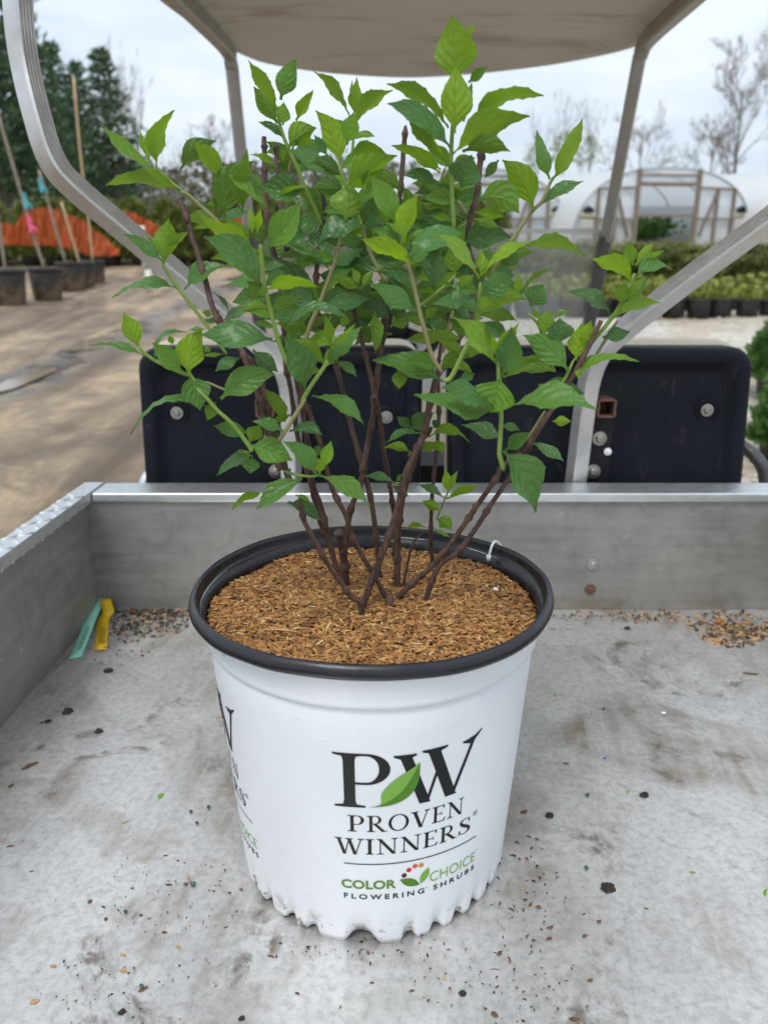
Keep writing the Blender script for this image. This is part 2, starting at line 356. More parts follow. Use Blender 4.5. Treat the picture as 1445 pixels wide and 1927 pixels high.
c = m.mix(m.math('MULTIPLY', wet, .8), c, m.mix(m.ramp(mid, [(.4, 0.), (.6, 1.)]), (.055, .042, .034), (.13, .10, .08)))
far = m.math('MULTIPLY', m.math('SUBTRACT', s.outputs[1], 22.0), .15, True)
c = m.mix(m.math('MULTIPLY', far, m.ramp(mid, [(.3, .5), (.6, 1.)])), c, (.13, .15, .06))
m.base(c); m.rough(m.mix(wet, m.ramp(mid, [(.35, .7), (.6, .95)]), m.ramp(mid, [(.42, .05), (.60, .45)]))); m.bump(m.mix(.5, mid, fin), 1.0, .06); bn = [n for n in m.n if n.type == 'BUMP'][0]; m.l(m.ramp(wet, [(.2, 1.), (.9, .12)]), bn.inputs['Strength'])
m = NT('puddle_water'); m.base((.24, .19, .135)); m.rough(.10); v = m.coord('World'); m.bump(m.noise(v, 6, 3), .04, .01)
m = NT('wet_mud'); v = m.coord('World'); f = m.noise(v, 7, 6, .65, .6)
m.base(m.mix(m.ramp(f, [(.35, 0.), (.65, 1.)]), (.085, .065, .052), (.17, .135, .11))); m.rough(m.ramp(f, [(.38, .16), (.62, .6)])); m.bump(f, .6, .03)
simple('gravel_stone', (.55, .51, .44), (.36, .32, .26), 2.5, .85, 0, 0, None, .001, 'World')
simple('pot_black_plastic', (.012, .012, .014), (.03, .028, .026), 9, .45, rough2=.65)
m = NT('muddy_pot'); v = m.coord('Object'); f = m.noise(v, 5, 5, .6); s = m.new('ShaderNodeSeparateXYZ'); m.l(v, s.inputs[0])
m.base(m.mix(m.math('MULTIPLY', m.ramp(f, [(.35, 0.), (.6, 1.)]), m.ramp(s.outputs[2], [(.1, 1.), (.38, .1)])), (.02, .021, .024), (.23, .175, .125))); m.rough(.6)
simple('bamboo', (.50, .36, .19), (.38, .26, .14), 14, .6); simple('sapling_bark', (.20, .155, .115), (.30, .25, .2), 14, .8)
simple('tape_blue', (.06, .30, .34), (.08, .36, .4), 10, .5); simple('tape_pink', (.8, .10, .26), (.7, .08, .2), 10, .5)
simple('fence_orange', (.58, .095, .018), (.48, .075, .014), 4, .6); simple('pvc_white', (.75, .73, .66), (.6, .57, .5), 6, .5)
def foliage(name, stops, tr=.25):
    m = NT(name); g = m.new('ShaderNodeNewGeometry'); v = m.coord('World'); f = m.noise(v, 1.6, 3)
    x = m.math('ADD', m.math('MULTIPLY', g.outputs['Random Per Island'], .6), m.math('MULTIPLY', f, .4))
    cc = m.ramp(x, stops); m.base(cc); m.rough(.6)
    t = m.new('ShaderNodeBsdfTranslucent'); m.l(cc, t.inputs['Color']); ms = m.new('ShaderNodeMixShader'); ms.inputs[0].default_value = tr
    m.l(m.b.outputs[0], ms.inputs[1]); m.l(t.outputs[0], ms.inputs[2]); m.l(ms.outputs[0], m.o.inputs[0]); return m.m
foliage('needles_dark', [(0.15, (.04, .078, .04)), (.5, (.08, .145, .068)), (.85, (.15, .225, .10))], .45)
foliage('hedge_green', [(0.15, (.075, .095, .02)), (.5, (.16, .20, .045)), (.85, (.28, .32, .08))], .45)
foliage('juniper_green', [(0.15, (.055, .07, .02)), (.5, (.135, .155, .04)), (.85, (.25, .26, .08))], .4)
foliage('yew_green', [(0.15, (.04, .095, .02)), (.5, (.09, .19, .04)), (.85, (.17, .30, .07))], .35)
foliage('lime_plant', [(0.15, (.16, .18, .04)), (.5, (.27, .31, .07)), (.85, (.38, .42, .10))])
foliage('spring_leaf', [(0.15, (.26, .32, .12)), (.5, (.34, .42, .16)), (.85, (.42, .5, .22))], .5)
foliage('brush_olive', [(0.15, (.075, .07, .04)), (.5, (.12, .115, .06)), (.85, (.19, .18, .09))])
foliage('dry_weed', [(0.15, (.15, .14, .06)), (.5, (.25, .22, .10)), (.85, (.20, .26, .08))])
simple('trunk_grey', (.10, .082, .068), (.16, .135, .115), 3, .9); simple('twig_grey', (.22, .185, .16), (.28, .24, .21), 3, .9)
m = NT('greenhouse_film'); v = m.coord('Object'); f = m.noise(m.coord('Object', (.4, 2.5, 1)), 1.2, 4)
m.base(m.mix(f, (.88, .885, .89), (.82, .825, .83))); m.rough(.4)
t = m.new('ShaderNodeBsdfTranslucent'); t.inputs['Color'].default_value = (.8, .82, .84, 1); ms = m.new('ShaderNodeMixShader'); ms.inputs[0].default_value = .42
m.l(m.b.outputs[0], ms.inputs[1]); m.l(t.outputs[0], ms.inputs[2]); m.l(ms.outputs[0], m.o.inputs[0])
m = NT('clear_film'); m.base((.8, .83, .85)); m.rough(.3)
t = m.new('ShaderNodeBsdfTransparent'); t.inputs['Color'].default_value = (.9, .93, .95, 1); ms = m.new('ShaderNodeMixShader'); ms.inputs[0].default_value = .45
m.l(m.b.outputs[0], ms.inputs[1]); m.l(t.outputs[0], ms.inputs[2]); m.l(ms.outputs[0], m.o.inputs[0])
simple('timber', (.16, .12, .085), (.23, .175, .13), 3, .8); simple('hoop_steel', (.5, .5, .5), (.4, .4, .4), 5, .4, .6); simple('vent_tan', (.5, .42, .28), (.4, .34, .22), 5, .6)
def glassy(name, haze, tint):
    m = NT(name); t = m.new('ShaderNodeBsdfTransparent'); t.inputs['Color'].default_value = (*tint, 1)
    m.base((.75, .76, .74)); m.rough(.35); f = m.noise(m.coord('World', (1, 1, .5)), 9, 5, .6, .5); fac = m.ramp(f, [(.3, 1 - haze*.8), (.75, max(0., 1 - haze*1.35))])
    ms = m.new('ShaderNodeMixShader'); m.l(fac, ms.inputs[0]); m.l(m.b.outputs[0], ms.inputs[1]); m.l(t.outputs[0], ms.inputs[2])
    gl = m.new('ShaderNodeBsdfGlossy'); gl.inputs['Roughness'].default_value = .03; m2 = m.new('ShaderNodeMixShader'); m2.inputs[0].default_value = .05 if haze > .1 else .012
    m.l(ms.outputs[0], m2.inputs[1]); m.l(gl.outputs[0], m2.inputs[2]); m.l(m2.outputs[0], m.o.inputs[0])
glassy('windshield_hazy', .15, (.95, .97, .96)); glassy('windshield_clear', .0, (.985, .99, .99))
# ================================================================== terrain
def axis_steps(a, b, near, far, n0, n1):
    return sorted(set([round(near[0] + (near[1]-near[0])*i/n0, 4) for i in range(n0+1)] + [round(a + (near[0]-a)*i/n1, 4) for i in range(n1)] + [round(near[1] + (b-near[1])*(i+1)/n1, 4) for i in range(n1)]))
xs = axis_steps(-220, 220, (-13, 13), None, 200, 10); ys = axis_steps(-60, 420, (.5, 26), None, 200, 12)
vv = []; ff = []
for y in ys:
    for x in xs:
        k = max(0., min(1., (y-1.2)/2)) * max(0., min(1., (40-y)/14))
        rut = .022*math.sin(x*3.1 + .35*y + 2*mnoise.noise((x*.3, y*.12, 3)))*max(0, 1-abs(x+3.2)/3.2)
        vv.append((x, y, gz(y) + k*(.030*mnoise.noise((x*.9, y*.5, 0)) + .010*mnoise.noise((x*4, y*3, 5)) + rut)))
nx = len(xs)
for j in range(len(ys)-1):
    for i in range(nx-1): ff.append((j*nx+i, j*nx+i+1, (j+1)*nx+i+1, (j+1)*nx+i))
tag(link('ground', mesh('ground', vv, ff, MATS['ground_dirt'], True)), kind='structure')
def sheet(name, pix, mat, lift):
    pts = smooth_path([ground(*p) for p in pix] + [ground(*pix[0])], 5)[:-1]
    return tag(link(name, mesh(name, [(p.x, p.y, gz(p.y) + lift) for p in pts], [tuple(range(len(pts)))], mat)), kind='structure')
sheet('puddle', [(122,660),(150,640),(190,632),(232,612),(262,610),(255,622),(268,632),(228,642),(200,655),(160,658)], MATS['puddle_water'], -.004)
sheet('puddle', [(-30,742),(10,716),(45,706),(75,694),(108,692),(92,702),(60,716),(25,730)], MATS['puddle_water'], -.004)
# loose stones of the gravel yard
mb = MB(); rg = random.Random(3)
for i in range(5200):
    y = 2.6 + 9*rg.random()**1.7; x = .75 + (1.2 + .62*y)*rg.random(); r = rg.uniform(.008, .021)*(1 + .3*(rg.random() < .1))
    c = Vector((x, y, gz(y) + r*.35)); a = rg.random()*6.3; u = Vector((math.cos(a), math.sin(a), rg.uniform(-.2,.2)))*r*rg.uniform(.8,1.4); w_ = Vector((-math.sin(a), math.cos(a), rg.uniform(-.2,.2)))*r; z_ = Vector((0,0,r*rg.uniform(.5,.8)))
    mb.add([c+u, c+w_, c-u, c-w_, c+z_, c-z_], [(0,1,4),(1,2,4),(2,3,4),(3,0,4),(1,0,5),(2,1,5),(3,2,5),(0,3,5)])
tag(mb.build('gravel', MATS['gravel_stone']), 'pale loose gravel stones strewn over the yard beyond the cart', 'gravel', kind='stuff')

# ================================================================== the cart
cart = empty('utility_cart', (.09, .9, gz(.9)))
tag(cart, 'utility cart with aluminium cargo bed, black seat backs and beige roof', 'cart')
XL, XR, YF, WH = -.430, .612, 1.036, .172
mb = MB(); mb.box(XL-.02, XR+.02, -.22, YF+.01, -.004, 0); bed = mb.build('cargo_bed_floor', MATS['bed_floor_aluminium'], cart)
mb = MB(); mb.box(XL-.002, XR+.002, YF, YF+.004, .0005, WH+.004); fw = mb.build('bed_front_wall', MATS['bed_wall_aluminium'], cart)
mb = MB(); mb.box(XL+.009, XR, YF-.006, YF+.053, WH, WH+.0135); bevel(mb.build('top_rail', MATS['rail_aluminium'], fw), .0022, 2)
def side_wall(xi, s):
    mb = MB(); mb.box(min(xi, xi+s*.004), max(xi, xi+s*.004), -.22, YF-.002, .0005, WH+.004); sw = mb.build('bed_side_wall', MATS['bed_wall_aluminium'], cart)
    a, b = sorted((xi - s*.008, xi + s*.022)); mb = MB(); mb.box(a, b, -.22, YF+.05, WH-.001, WH+.0155); rl = bevel(mb.build('tread_rail', MATS['rail_aluminium'], sw), .0022, 2)
    # raised treads of the chequer plate: on the top face and on the inner lip
    vs_ = []; n = 10
    for k, (sc, h) in enumerate(((1, 0), (.72, .7), (.3, 1))):
        for j in range(n): t = 2*math.pi*j/n; vs_.append((.0115*sc*math.cos(t), .0036*sc*math.sin(t), .0019*h))
    fs = [(k*n+j, k*n+(j+1) % n, (k+1)*n+(j+1) % n, (k+1)*n+j) for k in range(2) for j in range(n)] + [tuple(range(2*n, 3*n))]
    tm = mesh('tread', vs_, fs, MATS['rail_aluminium'], True)
    yy = .30; i = 0
    while yy < YF - .01:
        for row in (0, 1):
            o = link('tread', tm, rl); o.location = ((a+b)/2 + (-.007 if row else .007), yy + row*.013, WH+.0155); o.rotation_euler = (0, 0, R(45 if (i+row) % 2 else -45))
        if i % 1 == 0:
            o = link('tread', tm, rl); o.location = (a if s > 0 else b, yy, WH+.006); o.scale = (.8, .8, 1.1)
            o.rotation_euler = Matrix(((0, 0, -s), (.5, .866, 0), (.866, -.5, 0))).to_euler() if True else (0, 0, 0)
        yy += .026; i += 1
    return sw
side_wall(XL, -1); side_wall(XR, 1)
def bolt(c, r, parent, mat='bolt_steel', washer=True, name='bolt'):
    mb = MB(); pr = [(r*1.0, 0), (r, .10*r), (r*.93, .22*r)] + ([(r*.62, .25*r)] if washer else []) + [(r*.56, .25*r), (r*.54, .55*r), (r*.42, .68*r), (r*.22, .7*r), (r*.2, .52*r), (.0001, .5*r)]
    n = 20; vs_ = [(c[0]+q*math.cos(6.2832*j/n), c[1]-h, c[2]+q*math.sin(6.2832*j/n)) for q, h in pr for j in range(n)]
    fs = [(i*n+j, (i+1)*n+j, (i+1)*n+(j+1) % n, i*n+(j+1) % n) for i in range(len(pr)-1) for j in range(n)]
    return link(name, mesh(name, vs_, [tuple(reversed(f)) for f in fs], MATS[mat], False), parent)
def on_y(px, py, y): p = at(px, py, y); return (p.x, p.y, p.z)
bolt(on_y(1115, 1062, YF-.0005), .0088, fw, 'tube_grey', False); bolt(on_y(1110, 1109, YF-.0005), .0085, fw, 'rusty_steel', False)
# chassis and body below and ahead of the bed
mb = MB(); mb.box(-.38, .56, -.15, 1.05, -.16, -.006); mb.box(-.40, .58, 1.10, 1.62, -.30, .085); bevel(mb.build('seat_base', MATS['cream_body'], cart), .02, 3)
mb = MB(); mb.box(-.36, .56, 1.60, 2.05, -.36, -.30); mb.box(-.36, .56, 2.0, 2.42, -.34, .20); bevel(mb.build('front_body', MATS['cream_body'], cart), .03, 3)
for (wx, wy) in ((-.34, .35), (.53, .35), (-.34, 2.2), (.53, 2.2)):
    rw = .22; cz = gz(wy) + rw - .004
    def ring(prof, mat, nm, par):
        n = 32; vs_ = [(wx + h, wy + q*math.cos(6.2832*j/n), cz + q*math.sin(6.2832*j/n)) for q, h in prof for j in range(n)]
        fs = [(i*n+j, (i+1) % len(prof)*n+j, (i+1) % len(prof)*n+(j+1) % n, i*n+(j+1) % n) for i in range(len(prof)) for j in range(n)]
        return link(nm, mesh(nm, vs_, fs, MATS[mat], True), par)
    ty = ring([(.12, -.08), (.17, -.095), (.21, -.08), (.22, -.05), (.22, .05), (.21, .08), (.17, .095), (.12, .08)], 'pot_black_plastic', 'wheel', cart)
    ring([(.03, -.03), (.12, -.06), (.125, .06), (.03, .03)], 'tube_grey', 'rim', ty)

# seat backs: black moulded shell with beige cushion
def rrect(x0, x1, z0, z1, r, n=7):
    o = []
    for cx, cz, a0 in ((x1-r, z1-r, 0), (x0+r, z1-r, 90), (x0+r, z0+r, 180), (x1-r, z0+r, 270)):
        for i in range(n+1): a = R(a0 + 90*i/n); o.append((cx + r*math.cos(a), cz + r*math.sin(a)))
    return o
def loft(loops, mat, name, parent, cap0=True, cap1=True):
    n = len(loops[0]); vs_ = [v for lp in loops for v in lp]; fs = [(i*n+j, i*n+(j+1) % n, (i+1)*n+(j+1) % n, (i+1)*n+j) for i in range(len(loops)-1) for j in range(n)]
    if cap0: fs.append(tuple(range(n-1, -1, -1)))
    if cap1: fs.append(tuple(range((len(loops)-1)*n, len(loops)*n)))
    return link(name, mesh(name, vs_, fs, mat, True), parent)
YS = 1.150; ZT = at(700, 657, YS).z; ZB = .055
def seat_back(pl, pr):
    x0 = at(pl, 690, YS).x; x1 = at(pr, 690, YS).x; cx = (x0+x1)/2; hz = ZT
    def lp(ins, y, rad):
        o = []
        for x, z in rrect(x0+ins, x1-ins, ZB+ins, ZT-ins, rad):
            t = (z-ZB)/(ZT-ZB); k = 1 - .022*(1-t); o.append((cx + (x-cx)*k, y + .05*(t-.5), z))
        return o
    s = loft([lp(.0, YS+.05, .034), lp(0, YS+.012, .034), lp(.004, YS+.003, .032), (lp(.010, YS, .028)), lp(.020, YS, .022), lp(.026, YS+.004, .02), lp(.033, YS+.013, .02), lp(.040, YS+.0155, .02)], MATS['seat_shell'], 'seat_back', cart)
    for pz in s.data.polygons: pz.use_smooth = len(pz.vertices) == 4
    def cp(ins, y, rad): return [(cx + (x-cx)*.985, y + .05*((z-ZB)/(ZT-ZB)-.5), z) for x, z in rrect(x0+ins, x1-ins, ZB+ins, ZT+.007-ins, rad)]
    loft([cp(0, YS+.052, .036), cp(0, YS+.085, .036), cp(.02, YS+.115, .03)], MATS['beige_vinyl'], 'cushion', s)
    return s
sL = seat_back(248, 798); sR = seat_back(845, 1433)
for s_, q in ((sL, ((330, 779), (727, 787))), (sR, ((902, 768), (1335, 774)))):
    for px, py in q:
        p = at(px, py, YS+.012); t = (p.z-ZB)/(ZT-ZB); c = (p.x, YS + .0157 + .05*(t-.5), p.z)
        mb = MB(); n = 24; pr = [(.021, .0005), (.019, -.0025), (.014, -.0032), (.012, -.0005)]
        link('bolt_boss', mesh('bolt_boss', [(c[0]+a*math.cos(6.2832*j/n), c[1]+h, c[2]-.002+a*math.sin(6.2832*j/n)) for a, h in pr for j in range(n)], [(i*n+j, i*n+(j+1) % n, (i+1)*n+(j+1) % n, (i+1)*n+j) for i in range(3) for j in range(n)], MATS['black_plastic'], True), s_)
        bolt((c[0], c[1]-.002, c[2]), .0105, s_)
# brackets beside the struts
for sx, pxs in ((1, (1138, 1120, 1127, 1115, 1143)), (-1, (500, 515, 510, 520, 495))):
    p = at(pxs[0], 767, 1.128); h = .0125; mb = MB()
    for k in (-1, 1):
        mb.box(p.x+k*h-.0015, p.x+k*h+.0015, 1.118, 1.16, p.z-h, p.z+h); mb.box(p.x-h+.0016, p.x+h-.0016, 1.1182, 1.16, p.z+k*h-.0015, p.z+k*h+.0015)
    mb.box(p.x-h+.001, p.x+h-.001, 1.158, 1.162, p.z-h, p.z+h); mb.build('square_tube', MATS['rusty_steel'], cart)
    q = at(pxs[1]+6*sx, 840, 1.135); mb = MB(); mb.box(q.x-.018, q.x+.018, 1.132, 1.137, .09, p.z-h-.002); br = mb.build('bracket_plate', MATS['dash_black'], cart)
    bolt(on_y(pxs[2], 825, 1.131), .0115, br); bolt(on_y(pxs[3], 887, 1.131), .0118, br); bolt(on_y(pxs[4], 850, 1.129), .006, br, 'white_plastic', False)
# rear struts: fluted aluminium extrusion
prof = []
for (a, b) in [(-1, -1), (-1, 1), (1, 1)]: prof.append((a, b))
prof = [(-1, -.8), (-1, .8), (-.8, 1), (.8, 1), (1, .8)]
for k in range(4):
    t = .62 - k*.36; prof += [(1, t), (.86, t-.05), (.86, t-.13), (1, t-.18)]
prof += [(1, -.8), (.8, -1), (-.8, -1)]
def strut(path, sx):
    pts = smooth_path([at(*q) for q in path], 8); mb = MB(); hw = .0128
    mb.tube(pts, hw, prof=prof, up=Vector((-sx*.8, -.32, .6)))
    o = mb.build('roof_strut', MATS['strut_aluminium'], cart); bevel(o, .0015, 1, 40); return o
strut([(549, 925, 1.112), (548, 905, 1.112), (548, 780, 1.112), (541, 712, 1.11), (512, 668, 1.10), (392, 565, 1.07), (240, 437, 1.03), (140, 352, 1.0), (98, 300, .99), (70, 215, .99), (45, 105, 1.0), (34, 0, 1.0), (26, -200, 1.02)], -1)
strut([(1080, 925, 1.112), (1083, 905, 1.112), (1097, 788, 1.112), (1110, 712, 1.11), (1132, 662, 1.10), (1180, 616, 1.085), (1300, 522, 1.05), (1445, 415, 1.01), (1545, 340, .99), (1590, 270, .985), (1610, 100, .99), (1620, -200, 1.02)], 1)
# roof
ZR = 1.0
front = [onz(px, py, ZR) for px, py in ((452, 104), (500, 121), (600, 137), (740, 147), (850, 144), (1000, 129), (1110, 111), (1190, 92), (1222, 76))]
per = smooth_path(front, 4); l0, r0 = per[0], per[-1]
left = [Vector((-.395, 1.95, ZR)), Vector((-.44, 1.72, ZR)), Vector((-.475, 1.4, ZR)), Vector((-.49, 1.0, ZR)), Vector((-.46, .80, ZR))]
right = [Vector((.60, .80, ZR)), Vector((.64, 1.0, ZR)), Vector((.635, 1.4, ZR)), Vector((.625, 1.72, ZR)), Vector((.618, 1.90, ZR))]
per = per + right[::-1] + left[::-1]
cx, cy = .085, 1.5
def inset(k, z): return [Vector((cx + (p.x-cx)*(1-k), cy + (p.y-cy)*(1-k*.8), z)) for p in per]
rf = loft([inset(.9, 1.075), inset(.5, 1.075), inset(.12, 1.06), inset(.02, 1.03), inset(0, 1.004), inset(.012, 1.0), inset(.05, 1.004), inset(.10, 1.018), inset(.13, 1.021), inset(.5, 1.026), inset(.9, 1.028)], MATS['roof_plastic'], 'roof', cart)
# windscreen frame: tube along the roof edge bending down into the posts
pf = [(-1,-.7),(-1,.7),(-.7,1),(.7,1),(1,.7),(1,-.7),(.7,-1),(-.7,-1)]
posts = {}
for s_, xr, xm, ym, xb in ((-1, -.455, -.368, 2.03, -.366), (1, .598, .592, 1.955, .603)):
    pts = [Vector((xr, .9, .994)), Vector((xr + (xm-xr)*.55, 1.55, .994)), Vector((xm, ym-.07, .992)), Vector((xm, ym, .975)), Vector((xm, ym+.025, .93)), Vector((xb, 2.16, .58))]
    mb = MB(); mb.tube([q for i, q in enumerate(smooth_path(pts, 6))], .0150, prof=pf); o = mb.build('windscreen_post', MATS['tube_grey'], cart, False)
    mb = MB(); mb.tube([Vector((xb, 2.155, .595)), Vector((xb, 2.26, .34)), Vector((xb, 2.29, .17))], .0165, prof=pf); mb.build('post_sleeve', MATS['dark_tube'], o)
def pane(nm, z0, z1, mat):
    def yy(z): return 2.0 + .25*(1.0-z)/.636 + .012
    mb = MB(); a, b = -.35, .588
    for (q0, q1) in ((z0, z1),):
        mb.add([(a, yy(q0), q0), (b, yy(q0), q0), (b, yy(q1), q1), (a, yy(q1), q1), (a, yy(q0)+.004, q0), (b, yy(q0)+.004, q0), (b, yy(q1)+.004, q1), (a, yy(q1)+.004, q1)],
               [(0,1,2,3),(7,6,5,4),(0,4,5,1),(1,5,6,2),(2,6,7,3),(3,7,4,0)])
    return mb.build(nm, MATS[mat], cart), yy
p_, yy = pane('windscreen', .21, .60, 'windshield_hazy')
mb = MB(); mb.box(-.35, .588, yy(.603)-.006, yy(.603)+.010, .598, .609); mb.build('windscreen_edge', MATS['dash_grey'], p_)
pane('windscreen', .615, .955, 'windshield_clear')
# dashboard, instrument pod, steering wheel
mb = MB(); mb.box(-.34, .57, 2.02, 2.22, .12, .245); da = bevel(mb.build('dashboard', MATS['dash_grey'], cart), .02, 3)
mb = MB(); mb.box(-.17, .13, 2.06, 2.2, .20, .335); bevel(mb.build('instrument_pod', MATS['dash_grey'], da), .025, 3)
mb = MB(); mb.box(-.13, .09, 2.045, 2.075, .225, .315); bevel(mb.build('instrument_panel', MATS['dash_black'], da), .01, 2)
wc = at(742, 612, 1.90); ax_ = Vector((0, -.82, .57)); u_ = Vector((1, 0, 0)); v_ = ax_.cross(u_)
mb = MB(); rr_ = .112; mb.tube([wc + (u_*math.cos(2*math.pi*j/48) + v_*math.sin(2*math.pi*j/48))*rr_ for j in range(49)], .0105, n=10, cap=False); sw = mb.build('steering_wheel', MATS['dash_black'], cart, True)
mb = MB()
for a in (-25, 205, 270): mb.tube([wc - ax_*.02, wc + (u_*math.cos(R(a)) + v_*math.sin(R(a)))*rr_], [.018, .010], n=8)
mb.build('spokes', MATS['dash_black'], sw, True)
mb = MB(); mb.tube([wc + ax_*.012, wc - ax_*.03, wc - ax_*.2, Vector((wc.x, 2.1, .2))], [.036, .034, .022, .022], n=16); mb.build('steering_column', MATS['dash_black'], sw, True)
# arm rests
mb = MB(); mb.tube(smooth_path([at(1340, 800, 1.23), at(1385, 832, 1.22), at(1415, 854, 1.20), at(1436, 885, 1.19), at(1440, 935, 1.19)], 6), .0105, n=12); mb.build('armrest_bar', MATS['dark_tube'], cart, True)
mb = MB(); mb.tube(smooth_path([at(330, 868, 1.23), at(300, 884, 1.21), at(278, 899, 1.20), at(268, 930, 1.19)], 6), .0105, n=12); mb.build('armrest_bar', MATS['rail_aluminium'], cart, True)
mb = MB(); mb.box(at(797, 700, 1.3).x-.01, at(845, 700, 1.3).x+.01, 1.30, 1.42, .08, .16); mb.build('seat_console', MATS['dash_black'], cart)

# ================================================================== background plants and buildings
def blob_mesh(name, n, rx, ry, h, size, mat, seed, z0=0.0, spiky=0.0, shape=None, lean=0.0):
    """n little leaf-like faces spread through a lumpy body"""
    rg = random.Random(seed); vs_ = []; fs = []; cl = [(rg.uniform(0, 6.28), rg.uniform(.15, 1), rg.uniform(.4, 1)) for _ in range(9)]
    for i in range(n):
        t = rg.random(); a = rg.uniform(0, 6.28); q = rg.random()**.45
        wd = shape(t) if shape else math.sin(math.pi*min(1, .12 + .88*t))**.6
        wd *= 1 + .28*math.sin(3*a + seed) * math.sin(5*t*3 + seed*2) + .12*rg.uniform(-1, 1)
        p = Vector((rx*wd*q*math.cos(a), ry*wd*q*math.sin(a), z0 + h*t*(1 + .08*rg.uniform(-1, 1))))
        d = Vector((math.cos(a)*.7, math.sin(a)*.7, .35 + spiky + rg.uniform(-.4, .6))).normalized(); s = size*rg.uniform(.6, 1.5)
        sd_ = d.cross(Vector((rg.uniform(-1, 1), rg.uniform(-1, 1), rg.uniform(-1, 1)))).normalized()*s*.32
        b = len(vs_); vs_ += [p - sd_*.5, p + d*s*.5 - sd_, p + d*s, p + d*s*.5 + sd_]; fs += [(b, b+1, b+2, b+3)]
    return mesh(name, vs_, fs, mat)
def stem_mesh(name, h, r, mat, n=3, spread=.25, seed=1):
    rg = random.Random(seed); mb = MB()
    for i in range(n):
        a = rg.uniform(0, 6.28); e = spread*rg.uniform(.4, 1); mb.tube([(0, 0, -.03), (e*.3*math.cos(a), e*.3*math.sin(a), h*.4), (e*math.cos(a), e*math.sin(a), h)], [r, r*.7, r*.25], n=5)
    return mesh(name, mb.v, mb.f, mat)
def pot_mesh(name, rt, rb, h, mat, soil_mat):
    mb = MB(); mb.lathe([(.001, 0), (rb, 0), (rt*.97, h*.86), (rt*.97, h*.87), (rt*1.03, h*.875), (rt*1.04, h*.985), (rt, h), (rt*.94, h*.985), (rt*.92, h*.9)], 28); k = len(mb.f)
    mb.lathe([(rt*.93, h*.9), (rt*.5, h*.92), (.001, h*.93)], 28, mi=1)
    me = mesh(name, mb.v, mb.f, [mat, soil_mat], True); me.polygons.foreach_set('material_index', mb.m); return me
def proto(name, parts):
    r = empty(name)
    for nm, me in parts: o = bpy.data.objects.new(nm, me); COL.objects.link(o); o.parent = r
    return r
first = {}
def place(pr, x, y, rz, sc, label, cat, group, dz=-.012):
    if not first.get(pr.name): first[pr.name] = 1; o = pr; o.location = (x, y, gz(y)+dz); o.rotation_euler = (0, 0, rz); o.scale = (sc,)*3
    else: o = copy_tree(pr, (x, y, gz(y)+dz), rz, sc)
    return tag(o, label, cat, group)
rg = random.Random(11)
# clipped evergreen bushes behind the orange netting
hedge = [proto('evergreen_bush', [('foliage', blob_mesh('foliage', 1500, .46, .46, 1.05, .12, MATS['hedge_green'], 20+k, .16, .3, lambda t: (1-t)**.32*(.75+.25*math.sin(3*t+1)))),
         ('trunk', stem_mesh('trunk', .6, .03, MATS['trunk_grey'], 3, .12, k)), ('pot', pot_mesh('pot', .2, .17, .24, MATS['pot_black_plastic'], MATS['soil_dark']))]) for k in range(2)]
for row, y in enumerate((16.6, 17.6, 18.8)):
    for i in range(22):
        x = -10.6 + i*.62 + rg.uniform(-.1, .1) + row*.2
        if x > 2.4: continue
        place(hedge[rg.randrange(2)], x, y + rg.uniform(-.1, .1), rg.random()*6.3, rg.uniform(.88, 1.08), ('olive evergreen bush in the row touching the orange netting', 'olive evergreen bush in the middle row behind the orange netting', 'olive evergreen bush in the row backing onto the wood')[row], 'bush', 'evergreen bushes in rows along the dirt track')
# low juniper blocks and lime plants on the right
jun = [proto('juniper', [('foliage', blob_mesh('foliage', 800, .36, .36, .40, .12, MATS['juniper_green'], 40+k, .07, .2, lambda t: (1-t*.75)**.6)), ('trunk', stem_mesh('trunk', .3, .015, MATS['trunk_grey'], 3, .15, k+5)),
        ('pot', pot_mesh('pot', .15, .12, .19, MATS['pot_black_plastic'], MATS['soil_dark']))]) for k in range(2)]
for row in range(4):
    for i in range(17):
        x = .55 + i*.52 + rg.uniform(-.08, .08) + row*.12; y = 11.4 + row*.85 + rg.uniform(-.08, .08)
        if x > .62*y: continue
        place(jun[rg.randrange(2)], x, y, rg.random()*6.3, rg.uniform(.85, 1.12), ('dark green juniper in the row next to the lime seedlings', 'dark green juniper in the second row behind the lime seedlings', 'dark green juniper in the third row behind the lime seedlings', 'dark green juniper in the row backing onto the weeds')[row], 'juniper', 'junipers in the nursery block')
lime = [proto('potted_seedling', [('pot', pot_mesh('pot', .135, .115, .205, MATS['pot_black_plastic'], MATS['tan_chip'])), ('foliage', blob_mesh('foliage', 160, .12, .12, .13, .075, MATS['lime_plant'], 60+k, .19, .5, lambda t: 1-.6*t))]) for k in range(2)]
for row in range(3):
    for i in range(24):
        x = .75 + i*.285 + row*.1 + rg.uniform(-.02, .02); y = 8.85 + row*.62 + rg.uniform(-.04, .04)
        if x > .62*y: continue
        place(lime[rg.randrange(2)], x, y, rg.random()*6.3, rg.uniform(.9, 1.05), ('small lime green seedling in the row of pots edging the gravel', 'small lime green seedling in the middle row of pots', 'small lime green seedling in the row of pots touching the junipers')[row], 'seedling', 'lime seedlings in rows of pots')
